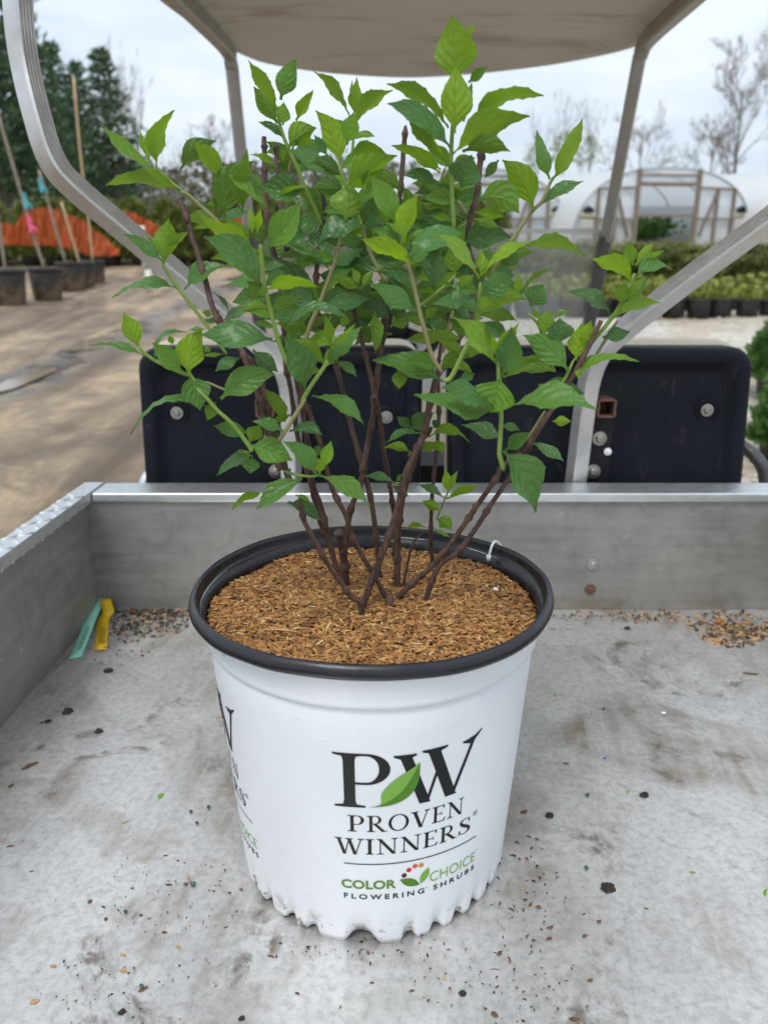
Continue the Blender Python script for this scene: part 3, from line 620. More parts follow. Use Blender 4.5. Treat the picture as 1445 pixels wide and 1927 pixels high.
# yews at the edge of the gravel
yew = proto('potted_yew', [('foliage', blob_mesh('foliage', 3000, .24, .24, .34, .05, MATS['yew_green'], 77, .16, .3, lambda t: (1-t*.8)**.5)), ('stem', stem_mesh('stem', .3, .012, MATS['trunk_grey'], 4, .12, 9)), ('pot', pot_mesh('pot', .16, .13, .2, MATS['pot_black_plastic'], MATS['soil_dark']))])
for px, py, sc in ((1462, 752, .95), (1468, 872, .72), (1530, 730, 1.0), (1510, 800, .9)):
    g = ground(px, py); place(yew, g.x, g.y, rg.random()*6, sc, 'bright green yew in a pot at the gravel edge beside the seat', 'yew', 'yews beside the cart')
# dry weeds in front of the greenhouse
mb = MB()
for i in range(9000):
    y = rg.uniform(14.6, 24.5); x = rg.uniform(.2, .66*y); h = rg.uniform(.1, .42)*(.5+.6*abs(mnoise.noise((x*.5, y*.5, 1)))*2); a = rg.random()*6.3; dx, dy = math.cos(a)*.022, math.sin(a)*.022; lx, ly = rg.uniform(-.14, .14), rg.uniform(-.14, .14)
    z = gz(y)-.01; mb.add([(x-dx, y-dy, z), (x+dx, y+dy, z), (x+lx, y+ly, z+h)], [(0, 1, 2)])
tag(mb.build('weeds', MATS['dry_weed']), 'dry yellowish weeds growing in front of the greenhouse ends', 'weeds', kind='stuff')

# big black tubs with staked saplings
big = pot_mesh('pot', .215, .175, .43, MATS['muddy_pot'], MATS['bark_chip'])
def sapling(bx, by, sc, stake, tapes, label):
    g = ground(bx, by); y = g.y; r = empty('potted_sapling', (g.x, y, gz(y)-.01)); tag(r, label, 'sapling', 'staked saplings beside the dirt track')
    o = bpy.data.objects.new('pot', big); COL.objects.link(o); o.parent = r; o.scale = (sc,)*3
    pts = [at(px, py, y) for px, py in stake]; pts[0].z = gz(y) + .3*sc; mb = MB(); mb.tube(smooth_path(pts, 3) if len(pts) > 2 else pts, .021, n=8); s = mb.build('stake', MATS['bamboo' if tapes and tapes[0] == 'b' else 'sapling_bark'], r, True)
    for t in tapes[1:]:
        px, py, mt = t; c = at(px, py, y-.02); mb = MB(); mb.tube([c + Vector((-.01, 0, .11)), c, c + Vector((.02, -.02, -.09))], [.027, .029, .026], n=7); mb.tube([c, c + Vector((.06, -.03, -.03)), c + Vector((.10, -.03, -.09))], [.012, .018, .008], n=4); mb.build('tape', MATS[mt], s)
sapling(20, 577, 1.08, [(12, 520), (2, 440), (-14, 330)], ('s',), 'sapling with leaning stake in a mud stained tub, standing before the netting end')
sapling(92, 565, 1.0, [(90, 522), (58, 425), (28, 320), (-6, 205)], ('s', (49, 380, 'tape_blue'), (58, 424, 'tape_pink')), 'sapling with pink and blue tape on its stake in a black tub')
sapling(139, 547, .98, [(127, 500), (100, 410), (74, 320)], ('s', (78, 350, 'tape_blue')), 'sapling with a single pale blue tie on its stake in a black tub')
sapling(160, 541, .9, [(153, 500), (134, 440), (116, 380)], ('b',), 'sapling with short bare cane in a tub behind the others')
sapling(180, 533, .86, [(176, 500), (168, 420), (152, 290), (139, 145)], ('b',), 'sapling with the tallest bamboo cane in a small black tub')
# orange safety netting hung along the bushes
def netting(pix_top, pix_bot, y, label):
    top = smooth_path([at(px, py, y) for px, py in pix_top], 8); bot = smooth_path([at(px, py, y-.12) for px, py in pix_bot], 8); mb = MB(); k = 12; n = len(top)
    def P(i, t):
        p = top[i].lerp(bot[i], t); return p + Vector((0, .10*math.sin(i*.9)*t*(1-t)*2 + .035*math.sin(i*2.3+t*5), .012*math.sin(i*1.7)))
    for r in range(k):
        t = r/(k-1); hw = .26/(k-1)
        for i in range(n-1): mb.add([P(i, max(0, t-hw)), P(i+1, max(0, t-hw)), P(i+1, min(1, t+hw)), P(i, min(1, t+hw))], [(0, 1, 2, 3)])
    for i in range(n-1):
        for q in range(1):
            a = .3; p0 = [P(i, t).lerp(P(i+1, t), a) for t in [j/8 for j in range(9)]]; p1 = [P(i, t).lerp(P(i+1, t), a+.075) for t in [j/8 for j in range(9)]]
            for j in range(8): mb.add([p0[j]+Vector((0,-.004,0)), p1[j]+Vector((0,-.004,0)), p1[j+1]+Vector((0,-.004,0)), p0[j+1]+Vector((0,-.004,0))], [(0, 1, 2, 3)])
    o = mb.build('safety_netting', MATS['fence_orange']); so_ = o.modifiers.new('s', 'SOLIDIFY'); so_.thickness = .006
    tag(o, label, 'netting')
netting([(-40, 430), (10, 420), (30, 425), (45, 400), (75, 391), (100, 393), (140, 408), (170, 425), (225, 470)], [(-40, 475), (10, 462), (30, 460), (45, 462), (75, 461), (100, 463), (140, 470), (170, 480), (223, 481)], 15.6, 'long sheet of orange safety netting sagging behind the staked saplings')
netting([(218, 402), (240, 398), (270, 410), (305, 428), (345, 445)], [(218, 420), (240, 425), (270, 440), (305, 448), (345, 452)], 15.9, 'short piece of orange netting beside the white pipe')
netting([(425, 400), (445, 402), (470, 420)], [(425, 420), (445, 425), (470, 428)], 15.9, 'scrap of orange netting on the bushes behind the shrub')
for a, b, l in (((268, 425), (270, 470), 'white plastic pipe standing before the short orange netting'), ((279, 508), (281, 548), 'white pipe stub by the dirt track edge')):
    g = ground(*b); y = g.y if b[1] > 500 else 15.2; pb = at(*b, y); pb.z = gz(y)-.01 if b[1] > 500 else pb.z
    if b[1] < 500: pb = Vector((pb.x, y, gz(y)-.02))
    mb = MB(); mb.tube([pb, at(*a, y)], .05, n=10); tag(mb.build('plastic_pipe', MATS['pvc_white'], None, True), l, 'pipe')

# trees
def bare_tree(name, h, r, seed, levels=5, spread=.55, up=.35, nb=(3, 5), mat='twig_grey', trunkmat='trunk_grey', first_branch=.25):
    rg = random.Random(seed); tr = MB(); cr = MB()
    def grow(p, d, l, r_, lv):
        k = 4 if lv == 0 else 3; pts = [p]; dd = d.copy()
        for i in range(k):
            dd = (dd + Vector((rg.uniform(-1, 1), rg.uniform(-1, 1), rg.uniform(-.3, .8)))*(.05 if lv == 0 else .16)).normalized(); pts.append(pts[-1] + dd*l/k)
        tgt = tr if lv == 0 else cr; rad = [r_*(1 - .75*i/k) if lv else r_*(1-.8*i/k) for i in range(k+1)]
        tgt.tube(pts, rad, n=8 if lv == 0 else (4 if lv < 3 else 3), cap=False)
        if lv >= levels: return
        n = rg.randint(*nb) + (7 if lv == 0 else 0)
        for i in range(n):
            t = first_branch + (1-first_branch)*(i+rg.random())/n if lv == 0 else rg.uniform(.25, 1); q = t*k; j = min(k-1, int(q)); bp = pts[j].lerp(pts[j+1], q-j)
            a = rg.uniform(0, 6.28); s = spread*rg.uniform(.7, 1.3); base = dd if lv else Vector((0, 0, 1)); o1 = base.orthogonal().normalized(); o2 = base.cross(o1)
            nd = (base + (o1*math.cos(a) + o2*math.sin(a))*s*1.6 + Vector((0, 0, up))).normalized()
            grow(bp, nd, l*rg.uniform(.38, .6)*(1.15-.5*t if lv == 0 else 1), max(.011, r_*(1-.7*t)*.58) if lv else r_*(1-.7*t)*.55, lv+1)
    grow(Vector((0, 0, -.1)), Vector((0, 0, 1)), h*.92, r, 0)
    return mesh(name+'_trunk', tr.v, tr.f, MATS[trunkmat], True), mesh(name+'_crown', cr.v, cr.f, MATS[mat])
def pine(name, h, seed, wide=.27, dens=1.0):
    rg = random.Random(seed); tr = MB(); tr.tube([(0, 0, -.1), (.03*h*rg.uniform(-1, 1), 0, h*.5), (0, 0, h*.98)], [h*.016, h*.011, h*.002], n=8); vs_ = []; fs = []; z = h*.16
    while z < h*.985:
        t = z/h; nb = rg.randint(4, 6); a0 = rg.random()*6.28
        for i in range(nb):
            a = a0 + 6.28*i/nb + rg.uniform(-.4, .4); l = h*wide*(1-t)**.75*rg.uniform(.55, 1.2) + h*.02; rise = rg.uniform(.05, .45); d = Vector((math.cos(a), math.sin(a), rise)).normalized()
            tr.tube([(0, 0, z), Vector((0, 0, z)) + d*l], [h*.0035, h*.001], n=4, cap=False)
            m_ = int(19*dens*(l/(h*.2)) + 8)
            for k in range(m_):
                q = rg.uniform(.25, 1.05); sp_ = l*.26*(1.1-q*.6)
                c = Vector((0, 0, z)) + d*l*q + Vector((rg.gauss(0, sp_), rg.gauss(0, sp_), rg.gauss(0, sp_*.55)))
                for _ in range(2):
                    e = (d*.6 + Vector((rg.uniform(-1, 1), rg.uniform(-1, 1), rg.uniform(-.2, 1)))).normalized(); s = h*.026*rg.uniform(.6, 1.5); w_ = e.cross(Vector((rg.uniform(-1, 1), rg.uniform(-1, 1), rg.uniform(-1, 1)))).normalized()*s*.2
                    b = len(vs_); vs_ += [c-w_, c+w_, c+e*s]; fs.append((b, b+1, b+2))
        z += h*.030*rg.uniform(.7, 1.3)
    return mesh(name+'_trunk', tr.v, tr.f, MATS['trunk_grey'], True), mesh(name+'_crown', vs_, fs, MATS['needles_dark'])
def tree_at(name, parts, px, y, top_py, h, label, cat, group=None, extra=()):
    p = at(px, top_py, y); H = p.z - gz(y); r = empty(name, (p.x, y, gz(y)-.05)); s = H/h
    for nm, me in parts: o = bpy.data.objects.new(nm, me); COL.objects.link(o); o.parent = r; o.scale = (s, s, s)
    r.rotation_euler = (0, 0, (px*.37) % 6.28); return tag(r, label, cat, group)
pA = pine('pine_a', 10, 5, .25); pB = pine('pine_b', 10, 9, .21, 1.1)
for px, y, tp, k, lab in ((10, 36, -70, 0, 'tallest dark pine behind the curved aluminium strut'), (-45, 34, -20, 1, 'dark pine at the far side of the strut'), (92, 40, 72, 1, 'mid height dark pine standing between the tallest pine and the slender one'), (188, 42, 84, 0, 'slender dark pine at the open end of the pine row, beside bare birches'), (140, 46, 110, 1, 'short dark pine tucked behind the pine row'), (50, 44, 100, 0, 'dark pine half hidden behind the tallest pine')):
    P_ = (pA, pB)[k]; tree_at('pine_tree', [('trunk', P_[0]), ('crown', P_[1])], px, y, tp, 10, lab, 'pine')
bt = bare_tree('bare', 10, .17, 4, 5, .48, .34, (4, 5)); bt2 = bare_tree('bare2', 10, .10, 21, 4, .32, .7, (3, 4)); bt3 = bare_tree('bare3', 10, .2, 33, 5, .62, .22, (4, 5), 'twig_grey', 'trunk_grey', .12)
tree_at('bare_tree', [('trunk', bt[0]), ('crown', bt[1])], 1408, 56, 146, 10, 'tall leafless tree rising behind the greenhouses', 'tree')
tree_at('bare_tree', [('trunk', bt3[0]), ('crown', bt3[1])], 1345, 56, 262, 10, 'low spreading leafless tree beside the tall bare tree', 'tree')
tree_at('bare_tree', [('trunk', bt3[0]), ('crown', bt3[1])], 1210, 58, 255, 10, 'rounded leafless tree behind the greenhouse ridge', 'tree')
tree_at('bare_tree', [('trunk', bt2[0]), ('crown', bt2[1])], 228, 56, 165, 10, 'slim leafless birch beside the slender pine', 'tree')
tree_at('bare_tree', [('trunk', bt2[0]), ('crown', bt2[1])], 252, 60, 205, 10, 'pale leafless birch just beyond the slim one', 'tree')
tree_at('bare_tree', [('trunk', bt[0]), ('crown', bt[1])], 395, 72, 262, 10, 'hazy leafless tree seen under the roof post', 'tree')
leafy = blob_mesh('spring_crown', 260, 1.5, 1.5, 3.0, .30, MATS['spring_leaf'], 88, 6.3, .2)
for px, tp, lab in ((1062, 238, 'young tree with pale green spring leaves behind the far greenhouse'), (1110, 246, 'second young tree with pale green crown beside the windscreen post'), (1010, 262, 'thin spring tree at the end of the greenhouse row')):
    tree_at('spring_tree', [('trunk', bt2[0]), ('twigs', bt2[1]), ('crown', leafy)], px, 54, tp, 10, lab, 'tree')
# far wood edge: bare undergrowth and saplings that read as one mass
mb = MB(); lf = MB(); rg = random.Random(17)
for i in range(1500):
    y = rg.uniform(44, 62); x = rg.uniform(-.62*y, .66*y); right_ = x > .22*y
    h = (rg.uniform(1.2, 3.2) if not right_ else rg.uniform(.8, 2.3)) + (2.2*rg.random() if rg.random() < .16 else 0) + (2.0 if x < -.25*y else 0)
    z = gz(y); a = rg.uniform(-.3, .3); mb.add([(x-.03, y, z), (x+.03, y, z), (x+a*h*.4, y, z+h)], [(0, 1, 2)])
    for k in range(5):
        t = rg.uniform(.3, .95); b = rg.uniform(-1, 1)*h*.2; mb.add([(x+a*h*.4*t-.012, y, z+h*t), (x+a*h*.4*t+.012, y+.01, z+h*t), (x+a*h*.4*t+b, y+rg.uniform(-.3, .3), z+h*t+abs(b)*1.1)], [(0, 1, 2)])
for i in range(20000):
    y = rg.uniform(46, 62); x = rg.uniform(-.62*y, .66*y); top = 3.7 + 1.3*mnoise.noise((x*.25, 0, 2)) if x < .05*y else 1.4 + .6*mnoise.noise((x*.25, 0, 2)); h = top*rg.random()**.9; s = rg.uniform(.2, .5)
    c = Vector((x, y, gz(y)+h)); e = Vector((rg.uniform(-1, 1), rg.uniform(-1, 1), rg.uniform(-.3, 1))).normalized(); w_ = e.cross(Vector((rg.uniform(-1, 1), rg.uniform(-1, 1), rg.uniform(-1, 1)))).normalized()*s*.4; lf.add([c-w_, c+w_, c+e*s], [(0, 1, 2)])
tag(mb.build('far_saplings', MATS['twig_grey']), 'bare grey saplings along the far edge of the wood', 'woodland', kind='stuff')
tag(lf.build('far_brush', MATS['brush_olive']), 'olive brown brush along the far edge of the wood', 'brush', kind='stuff')

# greenhouses: hoop houses with timber ends
def greenhouse(cxp, yb, label, ends=True):
    W, H, LEN, al = 6.3, 2.36, 26.0, R(13); y0 = yb; cx0 = at(cxp, 400, y0).x; z0 = gz(y0); r = empty('greenhouse', (cx0, y0, z0)); tag(r, label, 'greenhouse', None)
    axd = Vector((-math.sin(al), math.cos(al), 0)); sd_ = Vector((math.cos(al), math.sin(al), 0))
    def arc(n=28):
        o = []
        for i in range(n+1):
            t = math.pi*i/n; o.append((-W/2*math.copysign(abs(math.cos(t))**.82, math.cos(t)), H*abs(math.sin(t))**.78))
        return o
    A = arc(); O = Vector((cx0, y0, z0-.05))
    def Pt(u, v, w_): q = O + sd_*u + axd*w_; return Vector((q.x, q.y, q.z + v + GS*(q.y-y0)))
    vs_ = []; k = 13
    for i in range(k):
        for (u, v) in A: vs_.append(Pt(u, v, LEN*i/(k-1)))
    n = len(A); fs = [(i*n+j, i*n+j+1, (i+1)*n+j+1, (i+1)*n+j) for i in range(k-1) for j in range(n-1)]
    link('film_cover', mesh('film_cover', vs_, fs, MATS['greenhouse_film'], True), r)
    for i in range(k):
        mb = MB(); mb.tube([Pt(u*.992, v*.992-.02, LEN*i/(k-1)) for u, v in A], .024, n=6, cap=False); mb.build('hoop', MATS['hoop_steel'], r, True)
    # far end closed, near end: clear film around an open doorway, timber frame
    link('end_film', mesh('end_film', [Pt(u, v, LEN) for u, v in A], [tuple(range(n))], MATS['greenhouse_film']), r)
    def topv(u):
        for (a, b), (c, d) in zip(A, A[1:]):
            if a <= u <= c: return b + (d-b)*(u-a)/max(1e-6, c-a)
        return 0
    for (u0, u1, vlow) in ((-W/2, -1.02, 0), (-1.02, 1.02, 1.86), (1.02, W/2, 0)):
        us = [u0 + (u1-u0)*i/10 for i in range(11)]; vs2 = [Pt(u, min(vlow, topv(u)), .03) for u in us] + [Pt(u, topv(u), .03) for u in us]
        link('end_film', mesh('end_film', vs2, [(i, i+1, i+12, i+11) for i in range(10)], MATS['clear_film']), r)
    def beam(u0, v0, u1, v1, wd=.05, nm='timber', w0=-.03):
        mb = MB(); mb.tube([Pt(u0, v0, w0), Pt(u1, v1, w0)], wd, prof=[(-1,-1),(-1,1),(1,1),(1,-1)], up=Vector((0, -1, 0))); mb.build(nm, MATS['timber'], r)
    for u in (-1.04, 1.04): beam(u, 0, u, topv(u), .06)
    beam(-1.0, 1.86, 1.0, 1.86, .055, 'timber', -.034); beam(-1.0, .95, 1.0, .95, .03, 'timber', .0); beam(-1.0, 2.12, 1.0, 2.12, .03, 'timber', -.02)
    for s_ in (-1, 1):
        beam(s_*1.75, 0, s_*1.75, 1.76, .045); beam(s_*2.35, 0, s_*2.35, 1.68, .045); beam(s_*1.06, 1.76, s_*2.4, 1.72, .035, 'timber', -.05)
        beam(s_*1.25, .35, s_*1.72, 1.62, .035, 'timber', -.02); beam(s_*1.06, .85, s_*2.4, .85, .03, 'timber', -.055)
        mb = MB(); 
        for q in range(5): 
            a_ = Pt(s_*2.68-.2, .35+q*.11, -.05); b_ = Pt(s_*2.68+.2, .35+q*.11, -.05); mb.tube([a_, b_], .035, n=6)
        mb.build('vent_louvre', MATS['pvc_white'], r)
        mb = MB(); mb.tube([Pt(s_*2.66-.3, .96, -.04), Pt(s_*2.66+.26, .96, -.04)], .05, n=6); mb.build('vent_board', MATS['vent_tan'], r)
        mb = MB(); c0 = Pt(s_*2.66, 1.1, -.05); mb.tube([c0 + sd_*-.16, c0 + sd_*.0 + Vector((0,0,.05)), c0 + sd_*.16], [.05, .11, .05], n=8); mb.build('vent_hood', MATS['dash_black'], r, True)
    # crop inside
    o = link('crop', blob_mesh('crop', 3500, 2.2, 3.4, .5, .2, MATS['yew_green'], 91, 0, .2, lambda t: 1), r); o.matrix_parent_inverse = Matrix.Identity(4); o.location = (axd*4.6) + Vector((0, 0, GS*4.5))
    return r
greenhouse(1252, 25.0, 'white hoop greenhouse with open timber framed door showing its crop')
greenhouse(900, 25.4, 'white hoop greenhouse mostly hidden behind the shrub')
greenhouse(1600, 25.2, 'white hoop greenhouse standing beyond the strut with its door out of view')
# ================================================================== the pot
AX, AY = -.0094, .5528
def Rw(z):                         # outer wall radius at height z
    r = .1140 + .0148*z/.21
    if z > .2125: r += .0014*min(1, (z-.2125)/.002) + max(0, z-.2175)*.11
    return r
def pw(th, z, off=0.0): r = Rw(z) + off; return Vector((AX + r*math.sin(th), AY - r*math.cos(th), z))
pot = empty('nursery_pot', (AX, AY, 0)); tag(pot, 'white printed nursery pot with black rim standing on the cart bed', 'pot')
NT_ = 480
feet = []                          # (centre deg, half width deg, depth m) of the notches between the moulded feet
rg = random.Random(5); a = -180
feet = [(-3.8, 6.0, .0085), (-23.8, 3.0, .0036), (-34, 3.0, .0042), (-46.6, 3.0, .004), (-57.6, 3.0, .0042), (-69, 3, .004), (14.6, 3, .0036), (26.2, 3, .004), (36.6, 3, .0036), (46, 3, .004), (57, 3, .004), (68, 3, .004)]
a = 80
while a < 284: feet.append((a, 2.8, rg.uniform(.0036, .0044))); a += rg.uniform(10, 12)
def notch(deg):
    h = 0; g = 0
    for c, hw, dp in feet:
        d = abs((deg - c + 180) % 360 - 180)/hw
        if d < 1.5: q_ = max(0., min(1., (1.25-d)/.8)); h = max(h, dp*q_*q_*(3-2*q_))
        g = max(g, max(0., 1-d/1.3))
    return h + .0005*(1 + mnoise.noise((deg*.16, 0, 0))), g
zz = [0, .006, .012, .018, .026, .036, .05, .07, .09, .11, .13, .15, .17, .19, .2075, .2105, .2118, .2128, .2150, .2160, .2185, .2230, .2320, .2404]
vs_ = []
for iz, z in enumerate(zz):
    for j in range(NT_):
        deg = 360*j/NT_; th = R(deg); h, g = notch(deg if deg < 180 else deg-360)
        zq = h + (z)*(1 - h/.05) if z < .05 else z
        r = Rw(z) - (.0046*g*g*(3-2*g)*math.exp(-(z/.014)**2)) + .0011*mnoise.noise((math.cos(th)*2.2, math.sin(th)*2.2, z*11)) - (.0010 if .2100 < z < .2120 else 0) + (.0010 if .2155 < z < .2165 else 0)
        if z == 0: r -= .0012
        vs_.append((AX + r*math.sin(th), AY - r*math.cos(th), zq))
fs = [(i*NT_+j, i*NT_+(j+1) % NT_, (i+1)*NT_+(j+1) % NT_, (i+1)*NT_+j) for i in range(len(zz)-1) for j in range(NT_)]
b = len(vs_)                       # inner skin of the foot ring and the raised base
for zq, rq in ((.0, -.005), (.020, -.006)):
    for j in range(NT_):
        deg = 360*j/NT_; th = R(deg); h, g = notch(deg if deg < 180 else deg-360); r = .1140 + rq - .0042*g
        vs_.append((AX + r*math.sin(th), AY - r*math.cos(th), max(zq, h) if zq == 0 else zq))
for j in range(NT_):
    j2 = (j+1) % NT_; fs.append((b+j, b+j2, j2, j)); fs.append((b+NT_+j, b+NT_+j2, b+j2, b+j))
fs.append(tuple(b+NT_+j for j in range(NT_)))
body = link('pot_wall', mesh('pot_wall', vs_, fs, MATS['pot_white'], True), pot)
mb = MB()
prof_ = [(.1318, .2400), (.1402, .2402), (.1422, .2408), (.1430, .2424), (.1430, .2444), (.1424, .2468), (.1410, .2488), (.1394, .2503), (.1380, .2504), (.1369, .2494), (.1363, .2470), (.1358, .2430), (.1346, .2400), (.1322, .2388), (.1308, .2300), (.1292, .2200), (.1296, .2200), (.1312, .2310)]
mb.lathe(prof_, 160, (AX, AY), close=True); rim = mb.build('pot_rim', MATS['rim_plastic'], pot, True)
for v in rim.data.vertices:        # slightly out of true, as thin plastic is
    dx, dy = v.co.x - AX, v.co.y - AY; th = math.atan2(dy, dx); k = .0010*math.sin(2*th+.7) + .0006*math.sin(5*th) + .0004*mnoise.noise((dx*40, dy*40, 0)); v.co.x += dx/.14*k; v.co.y += dy/.14*k; v.co.z += .0011*math.sin(3*th+1) + .0006*mnoise.noise((dx*25, dy*25, 4))
# white plastic hook of a tag over the rim
hk = [at(918, 1048, AY+.078), at(921, 1036, AY+.079), at(925, 1024, AY+.082), at(930, 1018, AY+.087), at(937, 1021, AY+.094), at(941, 1028, AY+.098)]
hk = [p + Vector((0, -.004, .001)) for p in hk]
mb = MB(); mb.tube(smooth_path(hk, 5), .0011, n=8); ho = mb.build('tag_hook', MATS['white_plastic'], None, True); tag(ho, 'tiny white plastic hook hanging over the black pot rim', 'hook')
mb = MB(); mb.tube([hk[0] + Vector((0, -.0003, .002)), hk[0] + Vector((0, -.0005, -.003))], [.0024, .0016], n=10); mb.build('hook_bead', MATS['white_plastic'], ho, True)

# ------------------------------------------------------------------ printed emblem
def arc_pts(cx, cy, rx, ry, a0, a1, n=18): return [(cx + rx*math.cos(R(a0+(a1-a0)*i/n)), cy + ry*math.sin(R(a0+(a1-a0)*i/n))) for i in range(n+1)]
def stem(c, t, s, y0=0, y1=1, top=True, bot=True):
    q = .032; b_ = .05
    L_ = [(c-t/2, y0+.13), (c-t/2-b_*.35, y0+.055), (c-s, y0+q), (c-s, y0), (c+s, y0), (c+s, y0+q), (c+t/2+b_*.35, y0+.055), (c+t/2, y0+.13)] if bot else [(c-t/2, y0), (c+t/2, y0)]
    U_ = [(c+t/2, y1-.13), (c+t/2+b_*.35, y1-.055), (c+s, y1-q), (c+s, y1), (c-s, y1), (c-s, y1-q), (c-t/2-b_*.35, y1-.055), (c-t/2, y1-.13)] if top else [(c+t/2, y1), (c-t/2, y1)]
    return [L_ + U_]
def diag(x0, y0, x1, y1, t): return [[(x0-t/2, y0), (x0+t/2, y0), (x1+t/2, y1), (x1-t/2, y1)]]
def serif(c, s, y, up):
    q = .032; k = 1 if up else -1
    return [[(c-s, y), (c+s, y), (c+s, y+k*q), (c+s*.35, y+k*.08), (c-s*.35, y+k*.08), (c-s, y+k*q)]]
def bowl(x0, xr, yb, th_, tn):
    cy = (1+yb)/2; ry = (1-yb)/2; xc = x0 + (xr-x0)*.42
    return [[(x0, yb)] + arc_pts(xc, cy, xr-xc, ry, -90, 90) + [(x0, 1)], [(x0+.01, yb+tn)] + arc_pts(xc, cy, xr-xc-th_, ry-tn, -90, 90) + [(x0+.01, 1-tn)]]
def s_letter():
    ctr = [(.60, .80, .03), (.58, .90, .035), (.46, .965, .04), (.30, .965, .05), (.17, .88, .10), (.15, .74, .14), (.27, .60, .17), (.45, .47, .17), (.60, .34, .16), (.61, .18, .13), (.48, .06, .06), (.30, .035, .045), (.16, .10, .035), (.10, .24, .03)]
    P_ = smooth_path([(x, y, w_) for x, y, w_ in ctr], 5); l_, r_ = [], []
    for i, p in enumerate(P_):
        d = (P_[min(i+1, len(P_)-1)] - P_[max(i-1, 0)]); d.z = 0; d.normalize(); n_ = Vector((-d.y, d.x, 0)); l_.append((p.x+n_.x*p.z*.5, p.y+n_.y*p.z*.5)); r_.append((p.x-n_.x*p.z*.5, p.y-n_.y*p.z*.5))
    quads = [[[l_[i], r_[i], r_[i+1], l_[i+1]]] for i in range(len(P_)-1)]
    return quads + [[[(.57, .72), (.64, .72), (.64, 1.0), (.59, .95)]], [[(.05, .0), (.10, .05), (.13, .30), (.06, .30)]]], .72
T, S_ = .16, .19
def glyph(ch):
    if ch == 'P': return [stem(.24, T, .22), bowl(.24, .80, .43, T*.95, .04)], .84
    if ch == 'R': return [stem(.22, .14, .19), bowl(.22, .70, .48, .13, .04), diag(.40, .50, .80, .02, .17), [[(.66, 0), (.98, 0), (.98, .032), (.86, .04), (.80, .06)]]], .96
    if ch == 'O': return [[arc_pts(.5, .5, .48, .52, 0, 360, 40)[:-1], arc_pts(.5, .5, .34, .475, 0, 360, 40)[:-1]]], 1.02
    if ch == 'V': return [diag(.18, .97, .50, -.02, .17), diag(.80, .97, .52, .0, .055), serif(.18, .19, 1, False), serif(.80, .15, 1, False)], .98
    if ch == 'E': return [stem(.20, .14, .17), [[(.2, .955), (.66, .955), (.66, 1), (.2, 1)]], [[(.2, .485), (.52, .485), (.52, .53), (.2, .53)]], [[(.2, 0), (.68, 0), (.68, .045), (.2, .045)]], [[(.62, .80), (.66, .80), (.67, 1), (.58, .99)]], [[(.50, .40), (.53, .40), (.53, .62), (.50, .62)]], [[(.60, .02), (.68, 0), (.73, .22), (.69, .22)]]], .74
    if ch == 'N': return [stem(.20, .05, .16, top=False), diag(.17, .98, .80, .0, .17), stem(.82, .05, .16, bot=False), [[(.02, 1), (.25, 1), (.22, .93), (.14, .965), (.02, .968)]]], 1.0
    if ch == 'I': return [stem(.2, .15, .19)], .42
    if ch == 'W': return [diag(.16, .97, .42, -.02, .15), diag(.62, .97, .44, .0, .05), diag(.62, .97, .88, -.02, .15), diag(1.14, .97, .90, .0, .05), serif(.16, .17, 1, False), serif(.62, .17, 1, False), serif(1.14, .14, 1, False)], 1.28
    if ch == 'S': return s_letter()
    if ch == 'w':   # the large W of the emblem, its last arm swept up and out
        return [diag(.20, .94, .60, -.02, .21), diag(.86, .72, .645, .02, .06), diag(.72, .94, 1.12, -.02, .23), diag(1.52, .90, 1.165, .02, .075), serif(.20, .20, .955, False), serif(.74, .24, .985, False),
                [[(1.28, .94), (1.30, .91), (1.46, .86), (1.56, .90), (1.72, 1.045), (1.71, 1.06), (1.55, .985), (1.40, .955)]]], 1.74
    return [], .4
def poly_tris(rings):
    tri = tessellate_polygon([[Vector((x, y, 0)) for x, y in r] for r in rings]); fl = [p for r in rings for p in r]; return [[fl[i] for i in t] for t in tri]
def word_tris(s, box, gap=.05):
    x = 0; o = []
    for ch in s:
        g, wd = glyph(ch); o += [[(px + x, py) for px, py in t] for rings in g for t in poly_tris(rings)]; x += wd + gap
    x -= gap; return [[(box[0] + px/x*(box[1]-box[0]), box[2] + py*(box[3]-box[2])) for px, py in t] for t in o]
def font_tris(s, box, offset=0.0, spacing=1.0):
    cu = bpy.data.curves.new('t', 'FONT'); cu.body = s; cu.offset = offset; cu.space_character = spacing; cu.resolution_u = 4; o = bpy.data.objects.new('t', cu); COL.objects.link(o)
    dg = bpy.context.evaluated_depsgraph_get(); me = o.evaluated_get(dg).to_mesh(); me.calc_loop_triangles()
    vs2 = [tuple(v.co[:2]) for v in me.vertices]; tr = [[vs2[i] for i in t.vertices] for t in me.loop_triangles]; o.evaluated_get(dg).to_mesh_clear(); bpy.data.objects.remove(o)
    x0 = min(v[0] for v in vs2); x1 = max(v[0] for v in vs2); y0 = min(v[1] for v in vs2); y1 = max(v[1] for v in vs2)
    return [[(box[0] + (x-x0)/(x1-x0)*(box[1]-box[0]), box[2] + (y-y0)/(y1-y0)*(box[3]-box[2])) for x, y in t] for t in tr]
